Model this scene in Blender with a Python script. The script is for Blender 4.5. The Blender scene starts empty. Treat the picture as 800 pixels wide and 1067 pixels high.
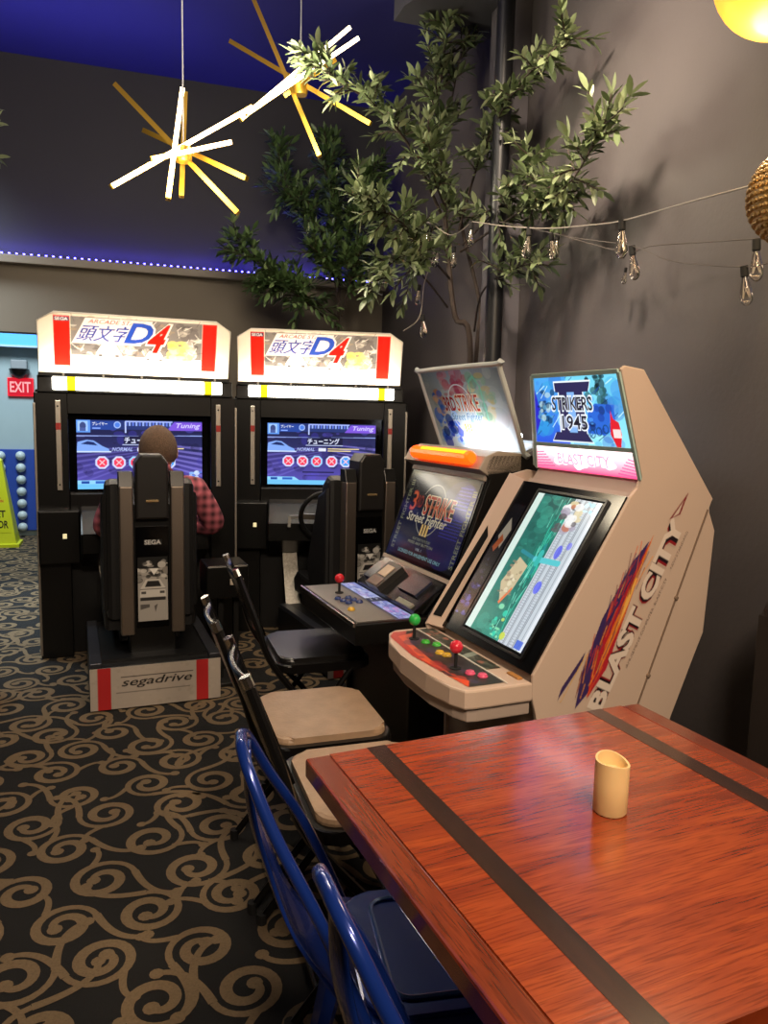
import bpy, bmesh, math, random
import numpy as np
from mathutils import Vector, Matrix
R = math.radians
SC = bpy.context.scene
COL = SC.collection
rnd = random.Random(7)

# ------------------------------------------------------------------ camera
FPX, PITCH, ROLL, YAW, EYE = 800.0, R(7.2), R(1.38), R(18.3), 1.33
_fw = Vector((math.sin(YAW)*math.cos(PITCH), math.cos(YAW)*math.cos(PITCH), -math.sin(PITCH)))
_rt = Vector((math.cos(YAW), -math.sin(YAW), 0)); _up = _rt.cross(_fw)
RT = _rt*math.cos(ROLL)+_up*math.sin(ROLL); UP = -_rt*math.sin(ROLL)+_up*math.cos(ROLL)
cd = bpy.data.cameras.new('camera'); cam = bpy.data.objects.new('camera', cd); COL.objects.link(cam)
cam.matrix_world = Matrix(((RT.x, UP.x, -_fw.x, 0), (RT.y, UP.y, -_fw.y, 0), (RT.z, UP.z, -_fw.z, EYE), (0, 0, 0, 1)))
cd.sensor_fit = 'HORIZONTAL'; cd.sensor_width = 36; cd.lens = 36; cd.clip_start = .02
SC.camera = cam

# ------------------------------------------------------------------ world, exposure, room lights
SC.view_settings.view_transform = 'Standard'; SC.view_settings.look = 'None'
SC.view_settings.exposure = 0; SC.view_settings.gamma = 1; SC.view_settings.use_curve_mapping = False
w = bpy.data.worlds.new('world'); SC.world = w; w.use_nodes = True
w.node_tree.nodes['Background'].inputs[0].default_value = (.55, .55, .7, 1)
w.node_tree.nodes['Background'].inputs[1].default_value = .018
def area(name, loc, target, size, energy, color, sy=None, spread=180):
    l = bpy.data.lights.new(name, 'AREA'); l.energy = energy; l.color = color; l.size = size
    if sy: l.shape = 'RECTANGLE'; l.size_y = sy
    l.spread = R(spread)
    o = bpy.data.objects.new(name, l); COL.objects.link(o); o.location = loc
    o.rotation_euler = (Vector(target)-Vector(loc)).to_track_quat('-Z', 'Y').to_euler()
    return o
def point(name, loc, energy, color, r=.05):
    l = bpy.data.lights.new(name, 'POINT'); l.energy = energy; l.color = color; l.shadow_soft_size = r
    o = bpy.data.objects.new(name, l); COL.objects.link(o); o.location = loc; return o
area('ceiling_lamp_behind', (.1, -.9, 2.9), (.45, 1.9, .5), .5, 24, (1, .80, .60), None, 95)
area('ceiling_lamp_over_table', (1.0, .1, 2.6), (.7, 1.2, .7), .4, 13, (1, .76, .54), None, 120)
area('opening_floor_fill', (-1.5, 5.0, 3.3), (-1.0, 5.6, 0), .5, 26, (.82, .94, 1), None, 80)  # unseen cool fill added to brighten the carpet near the opening
area('ceiling_lamp_far_room', (-1.2, 7.0, 3.1), (-1.1, 7.3, 0), 1.2, 110, (.82, .95, 1))
area('back_wall_fill', (-.1, 2.6, 3.4), (.3, 5.6, 2.2), .6, 30, (1, .86, .70))  # unseen warm fill added to brighten the back wall
area('ceiling_spot_on_wall', (.75, 1.75, 3.3), (1.8, 2.75, 2.25), .22, 14, (1, .80, .60), None, 62)
area('blue_ceiling_wash', (-.5, 4.9, 2.8), (-.5, 4.75, 3.5), 1.7, 4, (.32, .30, 1), .15, 130)

# ------------------------------------------------------------------ helpers
def lin(c):
    if isinstance(c, str):
        c = c.lstrip('#'); c = [int(c[i:i+2], 16)/255 for i in (0, 2, 4)]
    return tuple((v/12.92 if v <= .04045 else ((v+.055)/1.055)**2.4) for v in c)
def P(px, py, d):
    """point of the room seen at that place of the frame, d metres ahead"""
    return Vector((0, 0, EYE))+(RT*((px-400)/FPX)-UP*((py-533.5)/FPX)+_fw)*d
MATS = {}
def mat(name, col, rough=.5, metal=0, emit=0, var=.0, scale=8, bump=0, bscale=60, coat=0, trans=0, spec=.5, ecol=None, alpha=1):
    if name in MATS: return MATS[name]
    m = bpy.data.materials.new(name); m.use_nodes = True; n = m.node_tree.nodes; l = m.node_tree.links
    b = n['Principled BSDF']; c = lin(col)
    b.inputs['Base Color'].default_value = (*c, 1); b.inputs['Roughness'].default_value = rough
    b.inputs['Metallic'].default_value = metal; b.inputs['Specular IOR Level'].default_value = spec
    b.inputs['Coat Weight'].default_value = coat; b.inputs['Transmission Weight'].default_value = trans
    b.inputs['Alpha'].default_value = alpha
    if emit:
        b.inputs['Emission Color'].default_value = (*lin(ecol or col), 1); b.inputs['Emission Strength'].default_value = emit
    tc = n.new('ShaderNodeTexCoord')
    if var:
        t = n.new('ShaderNodeTexNoise'); t.inputs['Scale'].default_value = scale; t.inputs['Detail'].default_value = 5
        mx = n.new('ShaderNodeMix'); mx.data_type = 'RGBA'
        mx.inputs[6].default_value = (*[v*(1-var) for v in c], 1); mx.inputs[7].default_value = (*[min(1, v*(1+var)) for v in c], 1)
        l.new(tc.outputs['Object'], t.inputs['Vector']); l.new(t.outputs['Fac'], mx.inputs[0]); l.new(mx.outputs[2], b.inputs['Base Color'])
    if bump:
        t2 = n.new('ShaderNodeTexNoise'); t2.inputs['Scale'].default_value = bscale; t2.inputs['Detail'].default_value = 4
        bp = n.new('ShaderNodeBump'); bp.inputs['Strength'].default_value = bump; bp.inputs['Distance'].default_value = .01
        l.new(tc.outputs['Object'], t2.inputs['Vector']); l.new(t2.outputs['Fac'], bp.inputs['Height']); l.new(bp.outputs[0], b.inputs['Normal'])
    MATS[name] = m; return m
def art_mat(name, kind, strength=1.0, rough=.25):
    """picture printed or shown on a surface: colours come from the mesh colour attribute"""
    if name in MATS: return MATS[name]
    m = bpy.data.materials.new(name); m.use_nodes = True; n = m.node_tree.nodes; l = m.node_tree.links
    b = n['Principled BSDF']; a = n.new('ShaderNodeAttribute'); a.attribute_name = 'Col'; b.inputs['Roughness'].default_value = rough
    if kind == 'screen':
        b.inputs['Base Color'].default_value = (.004, .004, .005, 1)
        l.new(a.outputs['Color'], b.inputs['Emission Color']); b.inputs['Emission Strength'].default_value = strength
    elif kind == 'print':
        l.new(a.outputs['Color'], b.inputs['Base Color'])
    else:   # lit from behind
        tr = n.new('ShaderNodeBsdfTranslucent'); gl = n.new('ShaderNodeBsdfGlossy'); gl.inputs['Roughness'].default_value = .15
        mx = n.new('ShaderNodeMixShader'); mx.inputs[0].default_value = .04
        l.new(a.outputs['Color'], tr.inputs['Color']); l.new(tr.outputs[0], mx.inputs[1]); l.new(gl.outputs[0], mx.inputs[2])
        l.new(mx.outputs[0], n['Material Output'].inputs['Surface'])
    MATS[name] = m; return m

def obj(name, bm, m, parent=None, smooth=False):
    me = bpy.data.meshes.new(name); bmesh.ops.recalc_face_normals(bm, faces=bm.faces); bm.to_mesh(me); bm.free()
    if smooth:
        me.polygons.foreach_set('use_smooth', [True]*len(me.polygons))
        try: me.set_sharp_from_angle(angle=R(40))
        except Exception: pass
    o = bpy.data.objects.new(name, me); COL.objects.link(o)
    if m: me.materials.append(m)
    if parent: o.parent = parent
    return o
def pieces(name, bm, m, parent):
    """one object for every separate piece of the mesh"""
    left = set(bm.faces); out = []
    while left:
        f = left.pop(); isl = [f]; st = [f]
        while st:
            for v in st.pop().verts:
                for g in v.link_faces:
                    if g in left: left.remove(g); isl.append(g); st.append(g)
        nb = bmesh.new(); mp_ = {}
        for g in isl:
            for v in g.verts:
                if v not in mp_: mp_[v] = nb.verts.new(v.co)
            nb.faces.new([mp_[v] for v in g.verts])
        out.append(obj(name, nb, m, parent))
    bm.free(); return out
def thing(name, label, cat, loc=(0, 0, 0), rz=0, group=None):
    o = bpy.data.objects.new(name, None); COL.objects.link(o); o.empty_display_size = .1
    o.location = loc; o.rotation_euler = (0, 0, rz); tag(o, label, cat, group); return o
def tag(o, label, cat, group=None):
    o['label'] = label; o['category'] = cat
    if group: o['group'] = group
    return o
def struct(o, label=None): 
    o['kind'] = 'structure'
    if label: o['label'] = label
    return o
BM = bmesh.new
def box(bm, x0, x1, y0, y1, z0, z1, bev=0):
    v = [bm.verts.new(p) for p in ((x0, y0, z0), (x1, y0, z0), (x1, y1, z0), (x0, y1, z0), (x0, y0, z1), (x1, y0, z1), (x1, y1, z1), (x0, y1, z1))]
    fs = [bm.faces.new([v[i] for i in f]) for f in ((0, 3, 2, 1), (4, 5, 6, 7), (0, 1, 5, 4), (1, 2, 6, 5), (2, 3, 7, 6), (3, 0, 4, 7))]
    if bev:
        es = list({e for f in fs for e in f.edges})
        bmesh.ops.bevel(bm, geom=es, offset=bev, segments=2, affect='EDGES', profile=.5)
    return bm
def prism(bm, pts, axis, a, b, bev=0):
    """outline pts in the plane normal to axis, extruded from a to b.  axis x: pts=(y,z); y: (x,z); z: (x,y)"""
    def q(p, t): return {'x': (t, p[0], p[1]), 'y': (p[0], t, p[1]), 'z': (p[0], p[1], t)}[axis]
    A = [bm.verts.new(q(p, a)) for p in pts]; B = [bm.verts.new(q(p, b)) for p in pts]; n = len(pts)
    fs = [bm.faces.new(A), bm.faces.new(B[::-1])]+[bm.faces.new((A[i], B[i], B[(i+1) % n], A[(i+1) % n])) for i in range(n)]
    if bev:
        es = list(set(fs[0].edges) | set(fs[1].edges)); bmesh.ops.bevel(bm, geom=es, offset=bev, segments=2, affect='EDGES', profile=.5)
    return bm
def tube(bm, pts, r, seg=8, closed=False, cap=True, flat=1.0, ref=None):
    pts = [Vector(p) for p in pts]; n = len(pts); rs = r if isinstance(r, (list, tuple)) else [r]*n
    rings = []; u = None
    for i, p in enumerate(pts):
        if closed: t = pts[(i+1) % n]-pts[i-1]
        else: t = pts[min(i+1, n-1)]-pts[max(i-1, 0)]
        t.normalize()
        if u is None:
            ref0 = Vector(ref) if ref else (Vector((0, 0, 1)) if abs(t.z) < .9 else Vector((1, 0, 0)))
            u = (ref0-t*ref0.dot(t)).normalized()
        else: u = (u-t*u.dot(t)).normalized()
        v = t.cross(u)
        rings.append([bm.verts.new(p+(u*math.cos(2*math.pi*k/seg)+v*flat*math.sin(2*math.pi*k/seg))*rs[i]) for k in range(seg)])
    for i in range(n if closed else n-1):
        a, b = rings[i], rings[(i+1) % n]
        for k in range(seg): bm.faces.new((a[k], a[(k+1) % seg], b[(k+1) % seg], b[k]))
    if cap and not closed: bm.faces.new(rings[0][::-1]); bm.faces.new(rings[-1])
    return bm
def bar(bm, a, b, w, h, up=(0, 0, 1)):
    a, b = Vector(a), Vector(b); t = (b-a).normalized(); u = Vector(up); u = (u-t*u.dot(t)).normalized(); s = t.cross(u)
    V = [bm.verts.new(q+s*i*w/2+u*j*h/2) for q in (a, b) for i, j in ((-1, -1), (1, -1), (1, 1), (-1, 1))]
    for f in ((0, 1, 2, 3), (7, 6, 5, 4), (0, 4, 5, 1), (1, 5, 6, 2), (2, 6, 7, 3), (3, 7, 4, 0)): bm.faces.new([V[i] for i in f])
    return bm
def lathe(bm, prof, c=(0, 0, 0), seg=24, M=None):
    M = M or Matrix.Translation(Vector(c)); rings = []
    for r, z in prof:
        rings.append([bm.verts.new(M @ Vector((r*math.cos(2*math.pi*k/seg), r*math.sin(2*math.pi*k/seg), z))) for k in range(seg)] if r > 1e-6 else [bm.verts.new(M @ Vector((0, 0, z)))])
    for a, b in zip(rings, rings[1:]):
        if len(a) == 1 and len(b) == 1: continue
        for k in range(seg):
            q = (k+1) % seg
            if len(a) == 1: bm.faces.new((a[0], b[q], b[k]))
            elif len(b) == 1: bm.faces.new((a[k], a[q], b[0]))
            else: bm.faces.new((a[k], a[q], b[q], b[k]))
    return bm
def sphere_prof(r, n=10, z=0): return [(r*math.sin(math.pi*i/n), z-r*math.cos(math.pi*i/n)) for i in range(n+1)]
def cyl(bm, a, b, r, seg=16): return tube(bm, [a, b], r, seg)
def smooth_path(pts, n=6, closed=False):
    pts = [Vector(p) for p in pts]; out = []; m = len(pts)
    for i in range(m if closed else m-1):
        if closed: p0, p1, p2, p3 = pts[i-1], pts[i], pts[(i+1) % m], pts[(i+2) % m]
        else: p0, p1, p2, p3 = pts[max(i-1, 0)], pts[i], pts[i+1], pts[min(i+2, m-1)]
        for k in range(n):
            t = k/n; out.append(.5*((2*p1)+(p2-p0)*t+(2*p0-5*p1+4*p2-p3)*t*t+(3*p1-p0-3*p2+p3)*t**3))
    if not closed: out.append(pts[-1])
    return out
def rrect(x0, x1, y0, y1, r, n=5):
    out = []
    for cx, cy, a in ((x1-r, y1-r, 0), (x0+r, y1-r, 90), (x0+r, y0+r, 180), (x1-r, y0+r, 270)):
        for k in range(n+1): t = R(a+90*k/n); out.append((cx+r*math.cos(t), cy+r*math.sin(t)))
    return out

# ------------------------------------------------------------------ drawing pictures for screens and printed panels
_glyphs = {}
def glyph(s, bold=0):
    k = (s, bold)
    if k not in _glyphs:
        c = bpy.data.curves.new('lettering', 'FONT'); c.body = s; c.offset = bold; c.resolution_u = 3; c.fill_mode = 'FRONT'
        o = bpy.data.objects.new('lettering', c); COL.objects.link(o)
        me = bpy.data.meshes.new_from_object(o.evaluated_get(bpy.context.evaluated_depsgraph_get())); me.calc_loop_triangles()
        v = np.array([x.co[:2] for x in me.vertices]).reshape(-1, 2); t = np.array([x.vertices[:] for x in me.loop_triangles], int).reshape(-1, 3)
        bpy.data.objects.remove(o); bpy.data.curves.remove(c); bpy.data.meshes.remove(me)
        lo, hi = v.min(0), v.max(0); _glyphs[k] = (v-lo, t, hi-lo)
    return _glyphs[k]
class Canvas:
    def __init__(s, W, H, nx, bg):
        s.W, s.H, s.nx = W, H, nx; s.ny = max(2, int(round(nx*H/W))); s.k = 2
        s.w, s.h = s.nx*s.k, s.ny*s.k; s.a = np.empty((s.h, s.w, 3)); s.a[:] = lin(bg)
        s.X, s.Y = np.meshgrid((np.arange(s.w)+.5)/s.w*W, (np.arange(s.h)+.5)/s.h*H)
    def put(s, mask, col, al=1.0, sl=None):
        a = s.a[sl] if sl else s.a; c = np.array(lin(col)) if not isinstance(col, np.ndarray) else col
        if isinstance(al, np.ndarray): a[:] = a*(1-al[..., None])+c*al[..., None]
        else: a[mask] = a[mask]*(1-al)+c*al
    def crop(s, x0, x1, y0, y1):
        return (slice(max(0, int(y0/s.H*s.h)-1), max(0, int(y1/s.H*s.h)+2)), slice(max(0, int(x0/s.W*s.w)-1), max(0, int(x1/s.W*s.w)+2)))
    def rect(s, x0, x1, y0, y1, col, al=1): s.poly([(x0, y0), (x1, y0), (x1, y1), (x0, y1)], col, al)
    def poly(s, pts, col, al=1):
        xs, ys = [p[0] for p in pts], [p[1] for p in pts]; sl = s.crop(min(xs), max(xs), min(ys), max(ys)); X, Y = s.X[sl], s.Y[sl]
        if X.size == 0: return
        m = np.zeros(X.shape, bool); n = len(pts)
        for i in range(n):
            (x0, y0), (x1, y1) = pts[i], pts[(i+1) % n]
            if y0 == y1: continue
            m ^= ((y0 > Y) != (y1 > Y)) & (X < (x1-x0)*(Y-y0)/(y1-y0)+x0)
        s.put(m, col, al, sl)
    def ell(s, x, y, rx, ry, col, al=1, ring=0):
        sl = s.crop(x-rx, x+rx, y-ry, y+ry); X, Y = s.X[sl], s.Y[sl]; d = ((X-x)/rx)**2+((Y-y)/ry)**2; m = d < 1
        if ring: m &= d > (1-ring)**2
        s.put(m, col, al, sl)
    def line(s, pts, wd, col, al=1):
        for (x0, y0), (x1, y1) in zip(pts, pts[1:]):
            sl = s.crop(min(x0, x1)-wd, max(x0, x1)+wd, min(y0, y1)-wd, max(y0, y1)+wd); X, Y = s.X[sl], s.Y[sl]
            L = (x1-x0)**2+(y1-y0)**2 or 1e-9; t = np.clip(((X-x0)*(x1-x0)+(Y-y0)*(y1-y0))/L, 0, 1)
            s.put((X-x0-t*(x1-x0))**2+(Y-y0-t*(y1-y0))**2 < (wd/2)**2, col, al, sl)
    def text(s, st, x, y, h, col, shear=0, wide=1, bold=0, width=None, al=1, rot=0):
        v, t, (gw, gh) = glyph(st, bold); k = h/gh; kx = (width/gw) if width else k*wide
        q = np.stack([v[:, 0]*kx+v[:, 1]*k*shear, v[:, 1]*k], 1)
        if rot: c, n = math.cos(rot), math.sin(rot); q = np.stack([q[:, 0]*c-q[:, 1]*n, q[:, 0]*n+q[:, 1]*c], 1)
        q += (x, y); c = np.array(lin(col)) if isinstance(col, str) else col
        for tri in t:
            (ax, ay), (bx, by), (cx, cy) = q[tri]; sl = s.crop(min(ax, bx, cx), max(ax, bx, cx), min(ay, by, cy), max(ay, by, cy)); X, Y = s.X[sl], s.Y[sl]
            if X.size == 0: continue
            d1 = (X-bx)*(ay-by)-(ax-bx)*(Y-by); d2 = (X-cx)*(by-cy)-(bx-cx)*(Y-cy); d3 = (X-ax)*(cy-ay)-(cx-ax)*(Y-ay)
            s.put(~(((d1 < 0) | (d2 < 0) | (d3 < 0)) & ((d1 > 0) | (d2 > 0) | (d3 > 0))), c, al, sl)
        return gw*kx
    def grad(s, x0, x1, y0, y1, c0, c1, horiz=False, al=1):
        sl = s.crop(x0, x1, y0, y1); X, Y = s.X[sl], s.Y[sl]; t = np.clip((X-x0)/(x1-x0) if horiz else (Y-y0)/(y1-y0), 0, 1)[..., None]
        s.a[sl] = s.a[sl]*(1-al)+(np.array(lin(c0))*(1-t)+np.array(lin(c1))*t)*al
    def blobs(s, n, x0, x1, y0, y1, r0, r1, cols, al=.6, sd=1):
        q = random.Random(sd)
        for _ in range(n): r = q.uniform(r0, r1); s.ell(q.uniform(x0, x1), q.uniform(y0, y1), r, r*q.uniform(.3, 1), q.choice(cols), al)
    def strokes(s, n, x0, x1, y0, y1, l, wd, cols, ang=None, al=.8, sd=1):
        q = random.Random(sd)
        for _ in range(n):
            x, y = q.uniform(x0, x1), q.uniform(y0, y1); a = q.uniform(0, 6.28) if ang is None else ang+q.uniform(-.25, .25); L = l*q.uniform(.4, 1)
            s.line([(x, y), (x+L*math.cos(a), y+L*math.sin(a))], wd, q.choice(cols), al)
    def out(s): return s.a.reshape(s.ny, s.k, s.nx, s.k, 3).mean((1, 3))
def picture(name, cv, o, ux, uy, m, parent, keep=None, ux_top=None):
    """the drawn picture as a fine sheet: o lower-left corner, ux / uy the full width and height vectors"""
    c = cv.out(); ny, nx = c.shape[:2]; o, ux, uy = Vector(o), Vector(ux), Vector(uy)
    S, T = np.meshgrid(np.linspace(0, 1, nx), np.linspace(0, 1, ny))
    wx = np.array(ux)+T[..., None]*(np.array(ux_top if ux_top is not None else ux)-np.array(ux)); V = np.array(o)+S[..., None]*wx+T[..., None]*np.array(uy); idx = np.arange(nx*ny).reshape(ny, nx)
    F = np.stack([idx[:-1, :-1], idx[:-1, 1:], idx[1:, 1:], idx[1:, :-1]], -1).reshape(-1, 4)
    if keep is not None:
        sc, tc = S[:-1, :-1].ravel()+.5/nx, T[:-1, :-1].ravel()+.5/ny; F = F[keep(sc, tc)]
    me = bpy.data.meshes.new(name); me.from_pydata(V.reshape(-1, 3).tolist(), [], F.tolist())
    at = me.color_attributes.new('Col', 'FLOAT_COLOR', 'POINT'); at.data.foreach_set('color', np.concatenate([c.reshape(-1, 3), np.ones((nx*ny, 1))], 1).astype(np.float32).ravel())
    me.materials.append(m); ob = bpy.data.objects.new(name, me); COL.objects.link(ob); ob.parent = parent
    return ob

# shared materials
BLACK = mat('black_paint', '#0c0c0d', .42, var=.15, bump=.05)
SATIN = mat('satin_black_plastic', '#090909', .3)
GLOSSBLK = mat('gloss_black_bezel', '#050506', .14, spec=.3)
RUBBER = mat('matte_black_rubber', '#0b0b0b', .8)
STEEL = mat('brushed_steel', '#c4beb4', .38, 1, var=.12, scale=14)
CHROME = mat('bright_chrome', '#d2d0cc', .15, 1)
CREAM = mat('cream_cabinet_paint', '#c4ad9b', .42, var=.05, scale=3, bump=.03, bscale=200)
CREAMD = mat('dull_cream_plastic', '#b09a8a', .5, var=.06)
WHITEPL = mat('white_plastic', '#d8d2c6', .4)
BRASS = mat('brushed_brass', '#c29a3a', .35, .85, var=.08)
LEDW = mat('warm_white_led', '#fff2d8', .5, emit=9, ecol='#ffedc4')
BARW = mat('backlight_tube', '#ffffff', .5, emit=7, ecol='#fff6e4')

# ------------------------------------------------------------------ the room
WALLU = mat('dark_upper_wall', '#36353a', .75, var=.12, scale=2, bump=.06, bscale=120)
WALLL = mat('brown_grey_wall', '#7a7164', .8, var=.08, scale=2, bump=.06, bscale=120)
WALLR = mat('charcoal_side_wall', '#504b4c', .6, var=.18, scale=1.6, bump=.12, bscale=45)
BLUEC = mat('blue_ceiling_paint', '#34347c', .85, var=.12, scale=1.2, bump=.05)
GREYC = mat('grey_soffit_paint', '#4a4a50', .8, var=.08)
WX, WY, CZ = 1.80, 5.6, 3.515
def room():
    b = BM(); box(b, -4, 4, -3, 10, -.12, 0); f = struct(obj('floor', b, mat('black_carpet', '#0d0c0c', .95, var=.3, scale=220, bump=.5, bscale=900)))
    # back wall: header over the opening on the left, then the solid part
    b = BM(); box(b, -4, WX, WY, WY+.15, 1.81, 2.28); box(b, -.42, WX, WY, WY+.15, 0, 1.81); wb = struct(obj('wall_back', b, WALLL))
    b = BM(); box(b, -4, WX, WY-.002, WY+.15, 2.28, CZ); struct(obj('wall_back_upper', b, WALLU))
    b = BM(); box(b, WX, WX+.15, -3, WY+.15, 0, 5); struct(obj('wall_right', b, WALLR))
    b = BM(); box(b, -4, WX+.15, 1.8, WY+.15, CZ, CZ+.1); struct(obj('ceiling', b, BLUEC))
    b = BM(); box(b, -4, WX+.15, -3, 1.8, CZ, CZ+.1); struct(obj('ceiling_front', b, GREYC))
    b = BM(); box(b, -4, 3.5, -3.1, -3, 0, CZ+.1); struct(obj('wall_front', b, mat('dim_front_wall', '#3a3530', .8, var=.1)))
    b = BM(); box(b, -4.1, -4, -3, 10, 0, CZ+.1); struct(obj('wall_left', b, mat('dim_left_wall', '#3a3733', .8, var=.1)))
    # lowered soffit above the corner
    b = BM(); prism(b, [(WX, 2.2), (WX, 3.9), (1.28, 3.9), (1.28, 3.75)], 'z', 3.28, CZ, 0); struct(obj('trim_soffit', b, GREYC))
    b = BM(); box(b, 1.70, WX, 3.43, 3.66, 0, 3.3, .004); struct(obj('trim_pilaster', b, mat('grey_pilaster_paint', '#5d5a60', .6, var=.1, bump=.08)))
    # rail under the led strip
    b = BM(); box(b, -4, WX, WY-.07, WY, 2.235, 2.285, .004); struct(obj('trim_rail', b, mat('pale_rail_paint', '#8c8378', .6, var=.1)))
    # the room beyond the opening
    b = BM(); box(b, -4, .3, 8.63, 8.75, 0, 3.3); struct(obj('wall_far', b, mat('pale_blue_grey_wall', '#9fb2b8', .8, var=.05)))
    b = BM(); box(b, -4, .3, WY+.15, 8.75, 3.3, 3.4); struct(obj('ceiling_far', b, mat('far_ceiling_white', '#8d949a', .8)))
    b = BM(); box(b, .2, .3, WY+.15, 8.7, 0, 3.3); struct(obj('wall_far_side', b, mat('far_side_grey', '#6d767a', .8)))
    return f, wb
floor, wall_back = room()

# carpet scrolls: bronze ribbons woven into the carpet
def carpet():
    q = random.Random(11); V, F = [], []
    def ribbon(pts, ws, z=.0012):
        n = len(pts); base = len(V)
        for i, (x, y) in enumerate(pts):
            x0, y0 = pts[max(i-1, 0)]; x1, y1 = pts[min(i+1, n-1)]; L = math.hypot(x1-x0, y1-y0) or 1; nx, ny = -(y1-y0)/L, (x1-x0)/L; h = ws[i]/2
            V.append((x+nx*h, y+ny*h, z)); V.append((x-nx*h, y-ny*h, z))
        for i in range(n-1): a = base+2*i; F.append((a, a+1, a+3, a+2))
    def disc(x, y, r, z=.0016):
        base = len(V); V.extend((x+r*math.cos(k*math.pi/5), y+r*math.sin(k*math.pi/5), z) for k in range(10)); F.append(tuple(range(base, base+10)))
    def volute(cx, cy, a0, hand, r1, turns, r0=.022, wd=.023, z=.0012):
        n = int(20*turns)+6; pts, ws = [], []
        for i in range(n+1):
            t = i/n; r = r0+(r1-r0)*t**.9; a = a0-hand*2*math.pi*turns*(1-t); pts.append((cx+r*math.cos(a), cy+r*math.sin(a))); ws.append(wd*(.75+.55*math.sin(math.pi*min(1, t*1.1))))
        ribbon(pts, ws, z); disc(pts[0][0], pts[0][1], wd*.85, z+.0004)
        return pts[-1], a0+hand*math.pi/2
    def hook(p, ang, hand, L, k1, wd=.016, z=.0014):
        n = 16; x, y = p; pts, ws = [(x, y)], [wd]
        for i in range(n):
            t = i/n; ang += hand*(k1*t*t+.25)*L/n*9; x += math.cos(ang)*L/n; y += math.sin(ang)*L/n; pts.append((x, y)); ws.append(wd*(1-.25*t))
        ribbon(pts, ws, z); disc(x, y, wd*.8, z+.0003)
    S = .222; row = 0; y = .4
    while y < 8.6:
        x = -2.3+(S/2 if row % 2 else 0); xi = 0
        while x < 1.75:
            if not (y > 5.9 and x > .2) and not (x > 1.1 and y > 3.5):
                cx, cy = x+q.uniform(-.022, .022), y+q.uniform(-.022, .022); hand = 1 if (xi+row) % 2 else -1
                a0 = q.choice((.3, 1.9, 3.4, 5.0))+q.uniform(-.3, .3)
                zz = .0010+.00011*((xi*7+row*5) % 9)
                (ex, ey), d = volute(cx, cy, a0, hand, q.uniform(.080, .094), q.uniform(1.35, 1.7), z=zz)
                # tail turning the other way into a neighbour
                hook((ex, ey), d, -hand, .19, 1.8, .022, zz+.0002)
                b0 = a0-hand*q.uniform(1.2, 2.0)
                hook((cx+.077*math.cos(b0), cy+.077*math.sin(b0)), b0+hand*.9, -hand, .10, 3.6, .019, zz+.0004)
            x += S; xi += 1
        y += S*.80; row += 1
    me = bpy.data.meshes.new('floor_pattern'); me.from_pydata(V, [], F)
    o = bpy.data.objects.new('floor_pattern', me); COL.objects.link(o); o.parent = floor; o['kind'] = 'structure'
    me.materials.append(mat('bronze_carpet_yarn', '#725f45', .9, var=.35, scale=160, bump=.4, bscale=700))
carpet()

# ------------------------------------------------------------------ led strip on the rail
t = thing('led_strip', 'blue led strip running along the pale rail on the back wall', 'led strip', (0, 0, 2.285))
b = BM(); box(b, -1.2, WX-.02, WY-.055, WY-.035, 0, .006); obj('tape', b, mat('led_tape', '#2c2c66', .5), t)
b = BM()
for i in range(68): box(b, -1.15+i*.0433-.006, -1.15+i*.0433+.006, WY-.052, WY-.038, .006, .014)
pieces('diode', b, mat('blue_led', '#5a52ff', .5, emit=26, ecol='#4a44ff'), t)
for i in range(4): area('led_wash', (-.75+i*.68, WY-.05, 2.31), (-.75+i*.68, WY+.0, 2.9), .66, 1.2, (.10, .07, 1), .02)

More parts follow.
